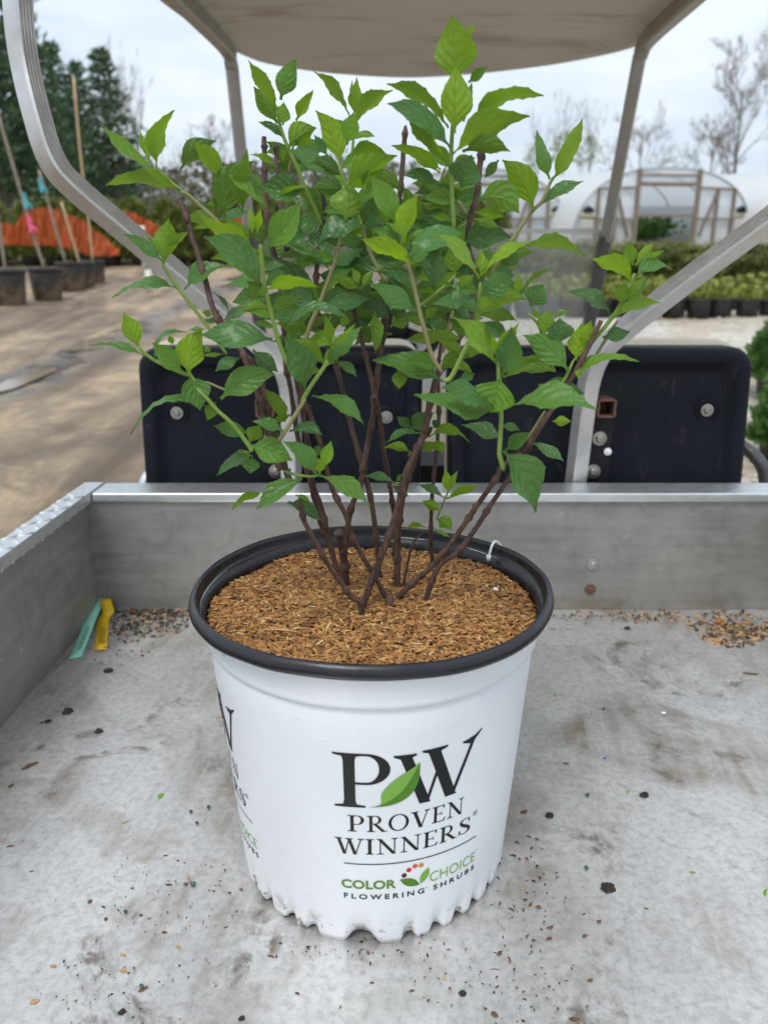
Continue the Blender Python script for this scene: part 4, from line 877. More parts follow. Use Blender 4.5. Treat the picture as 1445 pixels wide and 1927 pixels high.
def print_on(name, tris, mat, off, shift):
    bm = bmesh.new()
    for i, t in enumerate(tris):
        try: bm.faces.new([bm.verts.new((x, z, 0)) for x, z in t])
        except ValueError: pass
    x0 = min(v.co.x for v in bm.verts); x1 = max(v.co.x for v in bm.verts); k = math.floor(x0)
    while k < x1:
        if k > x0: bmesh.ops.bisect_plane(bm, geom=bm.verts[:] + bm.edges[:] + bm.faces[:], plane_co=(k, 0, 0), plane_no=(1, 0, 0))
        k += 2.0
    for v in bm.verts:
        z = (v.co.y - 2.2)/1000; q_ = R(v.co.x*1.028 + shift); p = pw(q_, z, off + .0011*mnoise.noise((math.cos(q_)*2.2, math.sin(q_)*2.2, z*11))); v.co = p
    bmesh.ops.triangulate(bm, faces=bm.faces); bmesh.ops.recalc_face_normals(bm, faces=bm.faces)
    me = bpy.data.meshes.new(name); bm.to_mesh(me); bm.free(); me.materials.append(MATS[mat]); link(name, me, body)
def leaf2(tipA, tipB, bulge, n=14, side=None):
    (x0, y0), (x1, y1) = tipA, tipB; dx, dy = x1-x0, y1-y0; u_, l_ = [], []
    for i in range(n+1):
        t = i/n; b_ = bulge*math.sin(math.pi*t)**.9; u_.append((x0+dx*t - dy*b_*.45, y0+dy*t + dx*b_*1.6)); l_.append((x0+dx*t + dy*b_*.45, y0+dy*t - dx*b_*1.6))
    return poly_tris([u_ + l_[::-1][1:-1]])
def curve2(pts, n=8): return [(p.x, p.y) for p in smooth_path([(x, y, 0) for x, y in pts], n)]
def emblem(shift):
    O1, O2 = .00035, .00065
    t = word_tris('P', (-11.8, 7.0, 134, 180)) + word_tris('w', (7.0, 37.6, 134.5, 180)) + word_tris('PROVEN', (-7.6, 32.6, 112.5, 126.8)) + word_tris('WINNERS', (-11.8, 36.2, 92, 106), .04) + font_tris('®', (37.0, 38.9, 104.5, 108.6))
    print_on('black_lettering', t, 'print_black', O1, shift)
    ln = []
    for i in range(48): a_, b_ = -9 + i*48.6/48, -9 + (i+1)*48.6/48; ln += [[(a_, 82.4), (b_, 82.4), (b_, 83.3)], [(a_, 82.4), (b_, 83.3), (a_, 83.3)]]
    print_on('rule_line', ln, 'print_grey', O1, shift)
    up = curve2([(-.6, 134.3), (3.2, 137.0), (3.5, 146), (7.2, 157), (15.2, 170)]); md = curve2([(-.6, 134.3), (4.2, 137.6), (10.2, 148.5), (15.2, 170)]); lo = curve2([(-.6, 134.3), (7.2, 136.4), (12.4, 143.0), (14.9, 154), (15.2, 170)])
    print_on('leaf_emblem_light', poly_tris([up + md[::-1][1:-1]]), 'print_leaf_light', O2, shift); print_on('leaf_emblem_dark', poly_tris([md + lo[::-1][1:-1]]), 'print_leaf_dark', O2, shift)
    print_on('green_lettering', font_tris('COLOR', (-10.2, 8.6, 59.2, 67.6), .028), 'print_green', O1, shift); print_on('lime_lettering', font_tris('CHOICE', (20.6, 40.2, 58.2, 67.4), -.006), 'print_lime', O1, shift)
    print_on('small_lettering', font_tris('FLOWERING', (-9.5, 18.8, 49.3, 54.2), .02, 1.5) + font_tris('SHRUBS', (22.2, 40.4, 49.2, 54.1), .02, 1.5) + [[(40.9, 67.6), (41.4, 67.6), (41.2, 68.4)], [(19.3, 53.6), (19.9, 53.6), (19.6, 54.3)]], 'print_black', O1, shift)
    print_on('emblem_leaf_dark', leaf2((9.9, 66.8), (16.9, 58.6), .26), 'print_leaf_dark', O1, shift); print_on('emblem_leaf_light', leaf2((17.2, 59.2), (20.1, 72.8), .22), 'print_leaf_light', O1, shift)
    for (x, z, c_) in ((11.3, 70.2, 'maroon'), (12.9, 74.6, 'red'), (15.0, 77.2, 'orange'), (17.2, 76.8, 'amber')): print_on('emblem_dot', poly_tris([arc_pts(x, z, .92, 2.0, 0, 360, 18)[:-1]]), 'print_'+c_, O1, shift)
for sh in (0, -90.5, 90, 180): emblem(sh)

# ------------------------------------------------------------------ rice hull mulch
def soil_z(x, y):
    r = math.hypot(x-AX, y-AY); return .2300 + .0060*max(0, 1-(r/.11)**2) + .0032*mnoise.noise((x*28, y*28, 0)) + .0012*mnoise.noise((x*80, y*80, 3)) - (.003 if r > .126 else 0)*min(1, (r-.126)/.005 if r > .126 else 0)
mb = MB(); n = 96; rr_ = [0.0005, .02, .04, .06, .08, .095, .11, .122, .1306]
for q in rr_:
    for j in range(n): a = 6.28318*j/n; x, y = AX+q*math.cos(a), AY+q*math.sin(a); mb.v.append(Vector((x, y, soil_z(x, y)-.0012)))
mb.f = [(i*n+j, i*n+(j+1) % n, (i+1)*n+(j+1) % n, (i+1)*n+j) for i in range(len(rr_)-1) for j in range(n)]; mb.m = [0]*len(mb.f)
rg = random.Random(12); prof6 = ((0, 0), (.22, .75), (.5, 1), (.8, .7), (1, .05))
for i in range(15000):
    q = .1302*math.sqrt(rg.random()); a = rg.random()*6.28318; x, y = AX+q*math.cos(a), AY+q*math.sin(a); ln = rg.uniform(.0056, .0095); wd = rg.uniform(.0009, .0014); b = rg.random()*6.28318
    if q + ln*.5 > .1312 and rg.random() < .8: b = a + 1.5708 + rg.uniform(-.3, .3)
    pit = rg.gauss(0, .20) + (rg.uniform(.1, .5) if rg.random() < .12 else 0); d = Vector((math.cos(b)*math.cos(pit), math.sin(b)*math.cos(pit), math.sin(pit))); s = Vector((-math.sin(b), math.cos(b), rg.gauss(0, .35))).normalized(); up = d.cross(s); up = up if up.z > 0 else -up
    c = Vector((x, y, soil_z(x, y) + rg.uniform(-.0004, .0020))) - d*ln*.5; vs_ = []
    for t, k in prof6:
        p = c + d*ln*t; vs_ += [p - s*wd*k, p + up*wd*.75*k*(1 if True else 0) , p + s*wd*k]
    fs = []
    for r_ in range(4):
        for e in range(2): fs.append((r_*3+e, r_*3+e+1, r_*3+e+4, r_*3+e+3))
    mb.add(vs_, fs, 1)
o = mb.build('rice_hull_mulch', [MATS['mulch_bed'], MATS['mulch_hull']]); tag(o, 'tan rice hull mulch filling the white printed pot', 'mulch', kind='stuff')
# ================================================================== the hydrangea
VIEW = dict(V1=(180,190,5.5038), V2=(340,260,5.5038), V3=(460,90,5.5038), V4=(640,240,5.5038), V5=(720,20,4.587), V6=(840,220,5.352), V7=(180,560,4.8167), V8=(380,540,4.1906),
            W1=(520,400,5.1607), W2=(680,420,4.5156), W3=(880,430,3.7051), W4=(680,720,3.6125), W5=(540,480,4.25), Z4=(180,480,3.8026), B=(540,860,3.1413), X=(0,0,1))
# shoots: name, depth from the pot axis; leaves: view bx by tx ty width side tone bow
LEAVES = """
# A .02
V1 650 745 65 245 125 1 .38 -.05
V1 640 700 820 95 155 -1 .3 -.12
V1 560 640 455 300 95 1 .12 0
V1 895 935 105 880 150 -1 .38 .12
V1 885 720 1250 415 180 -1 .7 .12
V1 1300 820 1010 420 190 -1 .25 .05
V2 455 825 760 240 330 -1 .62 -.15
V2 640 770 690 115 230 -1 .45 0
V1 1310 1340 1000 1330 75 -1 .45 .12
V2 370 700 265 690 70 -1 .5 0
# B -.015
V1 705 1690 755 1215 225 -1 .3 .02
V1 690 1660 300 1380 145 1 .62 .05
V1 600 1540 525 1360 40 -1 .15 0
V1 770 1500 960 1360 90 -1 .35 0
Z4 590 240 120 310 78 1 .6 .14
Z4 640 250 940 75 110 1 .65 .12
# C -.075
V2 830 1180 195 795 215 -1 .06 -.06
V2 740 980 705 720 80 -1 .03 0
V2 800 980 830 725 90 -1 .03 0
V2 880 1150 1240 655 290 1 .45 .05
V2 840 1560 235 1030 290 1 .72 .12
V2 880 1580 1431 1550 150 -1 .1 .12
V2 870 1640 690 1480 150 -1 .5 0
V2 650 1320 310 1250 100 -1 .35 .1
# Cb .0
V2 890 720 485 380 140 1 .42 .05
V2 1290 540 825 520 290 1 .85 0
V2 1310 500 980 660 60 -1 .25 .1
V2 1400 1780 870 1230 330 1 .9 .05
V2 1300 1010 1100 1090 110 1 .8 0
V2 860 560 700 340 120 -1 .6 0
V2 980 300 715 170 70 -1 .4 .1
V2 830 1900 1150 1560 250 1 .8 0
V2 960 1745 1280 1870 60 -1 .4 .12
V2 840 1710 430 1900 110 1 .65 .08
V2 440 1890 210 1880 60 1 .7 0
V2 330 1830 225 1800 80 -1 .3 0
V2 510 1820 330 1595 40 1 .8 .1
W1 510 550 20 300 110 1 .65 .12
# D .04
V3 345 650 40 130 155 -1 .3 0
V3 375 540 540 115 205 1 .5 -.05
V3 345 785 95 400 205 -1 .5 0
V3 540 755 715 440 120 -1 .3 0
V3 400 800 410 560 160 -1 .35 0
V3 455 1035 750 830 260 -1 .3 .1
V3 405 935 145 770 90 1 .8 .1
V3 470 1020 385 1190 95 -1 .3 0
V3 550 1040 740 960 60 -1 .4 .15
V3 500 1030 610 880 90 -1 .4 0
V3 990 1405 430 1050 165 1 .6 .08
# E .08
V3 1085 705 715 245 110 -1 .4 .08
V3 1160 725 1165 305 135 -1 .15 0
V3 1120 520 1118 335 40 -1 .2 0
V3 1140 805 1541 440 140 -1 .4 .1
# F -.01
V3 990 1215 735 650 235 -1 .12 .08
V3 1060 1005 1140 655 185 1 .35 0
V3 860 1120 725 905 115 1 .75 0
V4 80 310 485 285 130 -1 .5 .15
V4 60 640 590 292 225 -1 .3 .06
V3 1050 1790 1090 1380 330 -1 .35 0
W1 870 140 415 290 200 1 .85 .22
V4 240 1005 440 690 205 1 .8 0
V4 270 660 440 370 150 -1 .1 0
V4 230 600 300 440 90 1 .5 0
# N -.065
V4 570 990 320 510 265 1 .4 .05
V4 660 1190 810 690 195 -1 .04 -.08
V4 760 1420 215 1155 165 -1 .08 .03
V4 700 1345 1290 1090 265 1 .65 .12
V4 970 1665 1000 1230 250 1 .9 0
V4 790 1905 300 1610 225 1 .7 .05
# Nb .02
V4 620 660 320 510 170 -1 .5 .15
V4 0 1460 690 1530 155 1 .75 .18
W1 1090 1025 900 840 175 1 .95 0
V4 1000 570 660 500 130 1 .8 .1
V4 1030 475 530 190 135 -1 .45 .08
V4 1035 440 770 190 110 -1 .2 0
V5 600 1510 785 1600 175 -1 .3 0
V4 1080 780 860 570 150 -1 .55 0
V4 1140 820 865 835 55 -1 .5 0
V4 1150 960 830 920 175 1 .9 0
V4 830 960 650 610 160 -1 .5 0
V4 460 1010 450 870 100 -1 .3 0
V4 290 1140 530 1150 50 -1 .4 .1
V4 1190 1530 1140 1190 200 -1 .35 0
# G -.02
V5 620 640 590 38 350 -1 .27 .02
V5 730 215 790 105 50 -1 .15 0
V5 740 620 900 485 90 1 .5 0
V5 700 960 770 620 95 1 .6 0
V5 565 1015 30 635 125 -1 .5 .1
V5 580 1190 40 805 195 1 .8 .12
V5 570 1320 215 910 115 -1 .4 -.05
V5 765 950 1390 740 155 -1 .5 .13
V5 600 1250 1270 915 205 -1 .3 .1
V5 690 1220 1100 1220 150 -1 .45 .12
V5 1000 1290 880 1440 85 -1 .6 0
V5 680 1530 770 1245 275 1 .75 0
V5 820 1640 1175 1750 255 -1 .55 .22
V5 790 1740 1050 1780 85 -1 .35 0
V5 790 1800 1000 1870 95 -1 .4 0
# Gf -.035
V5 615 1060 630 470 255 -1 .07 0
# H .05
V6 1060 645 1370 15 195 -1 .2 .05
V6 1035 630 905 135 155 1 .5 0
V6 870 930 560 435 265 -1 .25 .1
V6 945 890 1380 650 135 1 .7 .08
# I -.075
W2 1000 475 620 85 105 1 .15 .08
V6 350 1605 840 1262 95 1 .1 .1
V6 345 1595 345 1320 90 1 .1 0
V6 350 1795 675 1600 235 1 .7 0
W2 975 810 1400 650 195 -1 .22 .2
W2 965 640 600 690 130 1 .75 .05
# Ib .01
V6 150 1275 650 1220 265 1 .85 .1
V6 690 1350 1390 1405 115 -1 .45 .15
V6 710 1790 720 1570 85 -1 .12 0
V6 750 1800 1050 1530 60 -1 .45 .12
V6 840 1910 970 1685 235 1 .75 0
V6 620 1560 725 1490 40 -1 .3 0
V6 680 1600 490 1520 75 1 .8 0
# J -.095
W2 1150 1210 795 805 155 1 .25 .05
W2 1140 1160 1340 845 95 -1 .12 0
W2 1130 1110 1110 940 60 -1 .05 0
W2 1185 1300 1270 880 200 1 .7 .1
W2 1240 960 1020 840 125 1 .8 0
W2 1180 1315 1100 1610 370 1 .45 0
W2 1160 1605 445 1460 175 1 .65 .02
W2 1130 1570 680 1400 160 1 .85 .12
W3 270 1250 900 1270 150 1 .55 .12
W4 960 465 1180 885 215 1 .7 .1
# Jb -.02
W2 690 1350 90 1170 205 1 .6 .08
W2 310 1240 325 1410 125 -1 .4 0
W2 110 750 120 1100 115 -1 .5 0
W2 960 1280 830 1340 85 1 .7 0
W2 690 1230 940 1270 90 -1 .4 .15
W2 1020 1100 800 1090 95 -1 .4 0
W3 250 1040 525 885 90 -1 .45 0
W3 600 995 380 1000 85 -1 .4 .1
W2 720 900 550 790 105 1 .8 0
W2 740 890 600 770 60 -1 .4 0
W2 540 810 650 715 85 -1 .25 0
W2 820 600 660 620 75 1 .8 0
W2 930 790 780 720 115 1 .8 0
W2 470 760 370 830 95 1 .8 0
W2 840 570 950 440 135 -1 .4 0
W4 960 390 680 290 95 1 .85 .1
W4 950 300 1075 325 65 1 .8 .1
# K -.02
W3 1140 375 850 215 125 -1 .22 .15
W3 1150 255 1105 90 90 1 .28 0
W3 1170 255 1295 100 75 -1 .18 0
W3 1170 345 1425 290 105 1 .6 .25
W3 1230 225 1370 155 40 -1 .25 0
W3 1065 530 1090 370 115 -1 .3 0
W3 1105 530 1250 330 95 -1 .4 0
W3 985 580 700 440 105 1 .85 .1
W3 1010 625 1340 520 85 -1 .35 .1
W3 940 760 1130 720 105 1 .85 0
W3 750 920 790 660 155 -1 .1 .03
W3 800 805 860 640 95 -1 .12 0
W3 700 995 385 745 195 1 .6 .1
W3 715 1035 1190 930 72 1 .45 .15
W3 490 1090 810 1150 160 1 .9 0
W3 640 805 640 625 175 1 .9 0
W3 530 745 570 560 125 -1 .3 0
W3 600 615 710 575 38 -1 .3 0
W3 500 635 450 560 38 -1 .3 0
W3 590 1345 720 1345 72 -1 .3 0
W3 265 1545 430 1420 115 1 .8 0
W3 445 1490 670 1625 78 1 .75 .08
W3 780 970 770 1050 55 -1 .3 0
# S .0
W4 330 320 490 205 135 1 .8 0
W4 335 305 240 230 75 1 .85 0
W4 400 350 175 410 62 1 .75 .15
W4 335 480 150 445 62 -1 .4 .12
W4 385 470 540 405 62 -1 .45 0
W4 510 390 560 485 75 -1 .4 0
W4 460 370 735 410 62 -1 .45 .22
W4 490 310 530 250 62 1 .95 0
W4 230 685 15 640 58 1 .7 .1
W4 215 700 320 775 62 1 .75 0
W4 235 670 290 620 38 1 .6 0
# T .03
W4 590 750 570 590 78 -1 .1 0
W4 605 725 655 600 52 1 .3 0
W4 580 792 800 705 64 -1 .25 .03
W4 570 792 360 690 48 1 .6 .05
W4 540 870 415 805 75 -1 .3 0
W4 510 925 610 1005 92 -1 .35 .1
W4 440 990 300 1000 32 -1 .35 .15
W4 490 995 600 1050 32 1 .5 0
# U -.075
V8 150 885 580 690 235 1 .55 .12
V8 560 420 -10 380 225 1 .75 .05
V8 300 560 110 665 92 1 .8 .08
V8 810 825 640 390 205 1 .75 .1
V8 865 862 1275 1085 125 1 .6 .12
V8 690 1145 950 1170 92 1 .9 .15
V8 640 1140 400 1060 105 1 .7 .08
V8 375 1250 712 1370 185 1 .5 .05
V8 900 1485 640 1220 155 1 .6 .1
V8 960 1425 1020 1215 98 1 .3 0
V8 930 1475 900 1340 105 -1 .08 0
V8 925 1490 1330 1730 132 1 .5 .1
V8 790 1510 430 1760 165 1 .6 .03
# Ub -.035
V8 400 495 600 670 145 1 .9 0
V8 650 1065 490 810 115 -1 .45 .08
V8 700 1010 560 1060 62 -1 .4 0
V8 370 1235 460 1090 115 -1 .4 0
V8 370 1150 95 1095 115 1 .65 0
V8 900 1340 920 1245 82 1 .9 0
V8 510 1630 235 1765 62 -1 .4 .12
V8 680 1700 940 1850 115 1 .92 .08
V8 740 1640 860 1700 52 -1 .5 0
V8 400 1330 120 1490 105 1 .9 .1
V8 390 1290 245 1400 115 -1 .4 0
V8 400 1340 380 1470 155 1 .7 0
V8 640 1180 540 1190 62 1 .8 0
W1 830 745 540 640 95 -1 .4 0
W1 830 725 950 560 95 -1 .35 0
W1 800 695 740 540 95 -1 .35 0
W1 450 920 920 840 175 1 .9 .05
W1 370 950 160 730 175 1 .8 0
W1 590 365 400 330 95 1 .85 0
W1 1290 700 1040 600 95 1 .92 0
W1 690 1000 640 1115 95 -1 .4 0
# L -.08
W1 460 1465 170 1230 145 -1 .18 .05
W1 530 1310 470 990 105 1 .18 0
W1 540 1320 770 1080 55 -1 .08 0
W1 515 1455 830 1110 185 1 .5 -.08
W1 560 1445 785 1600 85 1 .75 .1
W1 80 1150 690 1030 125 1 .8 .25
# M -.055
V7 395 455 255 140 185 -1 .1 0
V7 450 535 -50 435 62 1 .6 .1
V7 540 570 830 315 52 1 .7 .3
V7 850 700 970 290 275 -1 .08 -.1
V7 790 680 515 410 195 1 .45 0
V7 700 430 670 340 52 -1 .08 0
V7 860 695 950 1020 245 1 .65 0
V7 1095 1035 315 1260 62 1 .55 .3
V7 1090 950 1010 1115 115 -1 .45 0
V7 990 290 845 290 42 1 .6 0
V7 950 530 1160 510 38 -1 .5 0
V7 1040 440 990 500 60 -1 .4 0
"""
shrub = empty('hydrangea_shrub', (AX, AY, .228)); tag(shrub, 'leafy green shrub with woody brown stems growing from the white pot', 'shrub')
lr = random.Random(99)
def pixel(view, x, y): ox, oy, s = VIEW[view]; return ox + x/s, oy + y/s
ND = 26
LP_ = [(0, 0), (.06, .20), (.14, .50), (.25, .82), (.36, .98), (.45, 1.0), (.57, .90), (.70, .68), (.81, .43), (.90, .21), (.96, .085), (1, 0)]
def LPROF(t):
    for (a, b), (c, d) in zip(LP_, LP_[1:]):
        if t <= c: k = (t-a)/(c-a); return b + (d-b)*k
    return 0
INNER = []
def leaf(base, tip, wpx, side, tone, dep, bow, name='leaf', inner=False):
    y0 = AY + dep; L2 = math.hypot(tip[0]-base[0], tip[1]-base[1]); A0 = at(base[0], base[1], y0) - CAM; zc = A0.y*CP - A0.z*SP; Lm = L2/FPX*zc
    lean = lr.uniform(-.42, .25)*Lm                                   # most tips reach a little towards the light
    A_ = at(base[0], base[1], y0); dxn, dyn = (tip[0]-base[0])/L2, (tip[1]-base[1])/L2
    nx_, ny_ = -dyn, dxn
    if abs(dxn) >= abs(dyn):
        if ny_ > 0: nx_, ny_ = -nx_, -ny_                             # upward on the picture
    elif nx_ < 0: nx_, ny_ = -nx_, -ny_
    mid = ((base[0]+tip[0])/2 + nx_*bow*L2, (base[1]+tip[1])/2 + ny_*bow*L2)
    C_ = at(tip[0], tip[1], y0+lean); M_ = at(mid[0], mid[1], y0 + lean*.45 - .04*Lm)
    K = M_*2 - (A_+C_)*.5; view = (M_-CAM).normalized()
    Ltot = (M_-A_).length + (C_-M_).length; wapp = wpx/FPX*zc
    wtrue = max(min(.46*Ltot, .055), wapp*1.02); ratio = min(.995, wapp/wtrue); phi = math.acos(ratio)
    if phi > R(62): wtrue = wapp/math.cos(R(62)); phi = R(62)
    T_ = (C_-A_).normalized(); pp = view.cross(T_).normalized(); best = None
    for sg in (1, -1):
        wv = (pp*math.cos(phi) + (view - T_*view.dot(T_)).normalized()*math.sin(phi)*sg)
        n_ = T_.cross(wv).normalized()
        if (n_.dot(-view) > 0) != (side > 0): n_ = -n_
        if best is None or n_.z > best[0]: best = (n_.z, wv)
    fk = .2 + .8*math.cos(phi)**1.5; wv0 = best[1]; nu = ND; nv = 6; vs_ = []; uvs = []; ph0 = lr.random()*6; asp = lr.uniform(.9, 1.08); tooth = lr.uniform(.018, .034); fold = lr.uniform(.22, .6) if tone < .5 or lr.random() < .5 else lr.uniform(-.35, .25); droop = lr.uniform(-.06, .10); twist = lr.uniform(-.5, .5)
    flip = None; twist *= math.cos(phi)**2; droop *= math.cos(phi)
    for i in range(nu+1):
        u = i/nu; P_ = A_*(1-u)**2 + K*2*u*(1-u) + C_*u*u; tg = ((K-A_)*2*(1-u) + (C_-K)*2*u).normalized()
        wv = (wv0 - tg*wv0.dot(tg)).normalized(); nn = tg.cross(wv).normalized()
        if flip is None:
            m_ = T_.cross(wv0); flip = 1 if (m_.dot(-view) > 0) == (side > 0) else -1
        nn *= flip; ca, sa = math.cos(twist*(u-.35)), math.sin(twist*(u-.35)); wv, nn = wv*ca + nn*sa, nn*ca - wv*sa
        ub = max(0., (u-.07)/.93); f = LPROF(ub)*asp
        f = max(f*.5*wtrue*1.03, min(.0011, .05*Ltot) if u < .13 else .0004)
        if i % 2 and 1 < i < nu-1: f *= 1 + tooth
        elif 1 < i < nu-1: f *= 1 - tooth
        for j in range(nv+1):
            v = j/nv*2-1; cup = fold*fk*abs(v)**1.25*f + .16*f*math.sin(u*9+ph0)*v*v*(1 if v > 0 else -1) - droop*Ltot*math.sin(math.pi*u)*(1-abs(v))*.5
            q = .0035*math.sin((u*6.5 - 2.0*abs(v)**1.3)*6.283)*abs(v)*(1-abs(v)*.6)*min(1, Ltot/.06)*.35
            vs_.append(P_ + wv*f*v + nn*(cup + q)); uvs.append((u, (v+1)/2))
    fs = []
    for i in range(nu):
        for j in range(nv):
            a = i*(nv+1)+j; q = (a, a+1, a+nv+2, a+nv+1); fs.append(q if flip < 0 else q[::-1])
    # wind every face so that its front is the upper side of the leaf
    e1 = vs_[(nu//2)*(nv+1)+nv//2+1] - vs_[(nu//2)*(nv+1)+nv//2]
    if inner: INNER.append((vs_, fs, uvs, tone)); return
    me = mesh(name, vs_, fs, MATS['leaf'], True); ul = me.uv_layers.new(name='UVMap')
    for lp in me.loops: ul.data[lp.index].uv = uvs[lp.vertex_index]
    o = link(name, me, shrub); o.color = (tone, lr.random(), 0, 1); return o
ORI = []
dep = 0; jj = 0
for line in LEAVES.strip().split('\n'):
    t = line.split()
    if t[0] == '#': dep = float(t[2]); continue
    b_ = pixel(t[0], float(t[1]), float(t[2])); e_ = pixel(t[0], float(t[3]), float(t[4])); jj += 1
    leaf(b_, e_, float(t[5])/VIEW[t[0]][2], int(t[6]), min(1, max(0, float(t[7]) + lr.uniform(-.04, .04))), dep + lr.uniform(-.008, .008), float(t[8]))
# inner leaves in the shade of the crown
for i in range(150):
    x, y = lr.uniform(470, 960), lr.uniform(390, 650)
    if ((x-700)/250)**2 + ((y-510)/135)**2 > 1: continue
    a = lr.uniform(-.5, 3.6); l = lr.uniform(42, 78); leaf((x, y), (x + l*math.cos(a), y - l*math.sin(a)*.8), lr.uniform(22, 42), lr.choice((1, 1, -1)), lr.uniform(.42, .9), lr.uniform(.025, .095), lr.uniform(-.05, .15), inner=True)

# woody stems: points on the photograph, radius (m), depth of the top against the pot axis
def on_soil(px, py): p = onz(px, py, .2325); return p.y - AY
WOOD = [
 ('B', [(445,950),(432,860),(380,825),(290,700),(210,580),(140,450),(100,370),(75,250)], .0029, -.055, None),
 ('X', [(676,1135),(702,1086),(731,1010),(750,950),(763,892),(797,819),(806,774),(822,710),(843,680),(862,640),(875,615),(886,586),(889,520),(880,440),(894,380),(905,292),(914,230),(923,183)], .0033, .03, -.02),
 ('X', [(747,1112),(748,1051),(749,994),(760,924),(778,870),(790,832)], .0037, .0, None),
 ('X', [(733,1138),(718,1108),(667,1019),(651,971),(623,914),(604,838),(583,779),(571,750),(556,700)], .0027, -.03, None),
 ('X', [(733,1136),(757,1115),(785,1090),(814,1064),(855,1013),(890,962),(932,901),(944,879),(988,840),(1031,781),(1065,728),(1096,673),(1131,603)], .0029, -.02, None),
 ('X', [(795,1140),(823,1070),(861,1038),(893,997),(922,952),(957,901),(985,862),(1008,815),(1022,785)], .0028, -.005, None),
 ('X', [(715,1092),(707,1003),(696,930),(679,868),(660,798),(634,692),(612,640),(596,570),(598,480),(611,399),(603,350)], .0028, .05, None),
 ('X', [(651,1108),(648,1060),(641,1019),(638,1000)], .0046, .0, None),
 ('X', [(638,1003),(610,976),(602,946),(588,907),(580,838),(566,755),(553,690)], .0028, -.01, .04),
 ('X', [(639,1004),(658,968),(677,917),(686,866),(702,781),(709,715),(719,645),(728,586),(738,520),(742,467),(748,410),(754,349),(760,276),(763,236)], .0030, .04, .04),
 ('X', [(636,1078),(620,1025),(604,987),(585,912),(561,826),(547,731),(537,683),(535,612),(537,564),(536,530)], .0027, .01, None),
 ('X', [(741,1052),(744,1000),(739,950),(731,899),(719,828),(713,774),(704,745)], .0027, .03, None),
 ('X', [(704,770),(702,729),(688,670),(668,592),(655,540)], .0025, .03, .035),
 ('X', [(817,1062),(812,1038),(811,969),(816,900),(821,850),(826,775),(824,700),(830,650),(844,584),(850,520)], .0023, .03, None),
 ('X', [(756,1052),(776,1026),(804,997)], .0014, .03, .02),
 ('X', [(528,886),(515,850),(499,802),(483,736),(463,678),(444,635),(428,600)], .0026, -.03, -.045),
 ('X', [(545,905),(520,830),(505,780),(492,720),(470,680),(440,640),(412,602),(396,565),(389,535),(374,484),(354,419),(345,390),(336,374)], .0030, .0, -.04),
 ('X', [(497,258),(498,290),(498,332),(505,420),(520,500),(533,560)], .0030, .02, .05),
 ('X', [(519,273),(522,321),(530,400),(540,470)], .0026, .02, .055),
]
def stem_pts(view, pts, d0, d1):
    px = [pixel(view, *p) for p in pts]; cum = [0]
    for a, b in zip(px, px[1:]): cum.append(cum[-1] + math.hypot(a[0]-b[0], a[1]-b[1]))
    return [at(p[0], p[1], AY + d0 + (d1-d0)*c/cum[-1]) for p, c in zip(px, cum)]
for view, pts, r, dtop, dbase in WOOD:
    p0 = pixel(view, *pts[0]); d0 = on_soil(*p0) if dbase is None and p0[1] > 1000 else (dbase if dbase is not None else dtop)
    P_ = stem_pts(view, pts, d0, dtop)
    if p0[1] > 1000: P_[0].z = min(P_[0].z, .2322) - .003
    Q = smooth_path(P_, 9); rad = []; s = lr.random()*.03; pos = 0
    for i, q in enumerate(Q):
        if i: pos += (q - Q[i-1]).length
        t = i/(len(Q)-1); node = math.exp(-((((pos + s) % .036) - .018)/.0022)**2); rad.append(r*.74*(1.08-.28*t)*(1 + .58*node + .05*lr.uniform(-1, 1)))
    if p0[1] < 400: rad = rad[::-1]
    if pts[-1][1] < 400 and len(pts) > 8: rad[-5:] = [rad[-5]*k for k in (.9, .78, .62, .45, .28)]
    for i in range(len(Q)): Q[i] = Q[i] + Vector((lr.uniform(-1, 1), lr.uniform(-1, 1), 0))*r*.05
    mb = MB(); mb.tube(Q, rad, n=10); mb.build('woody_stem', MATS['bark'], shrub, True)
    for k in range(2, len(Q)-2, 11):                              # bud scars
        if lr.random() < .6:
            a = lr.random()*6.28; c = Q[k] + Vector((math.cos(a), math.sin(a), 0))*rad[k]*.8; mb = MB(); mb.tube([c, c + Vector((math.cos(a)*.5, math.sin(a)*.5, .9))*r*.9], [r*.45, r*.12], n=6); mb.build('bud', MATS['bark'], shrub, True)
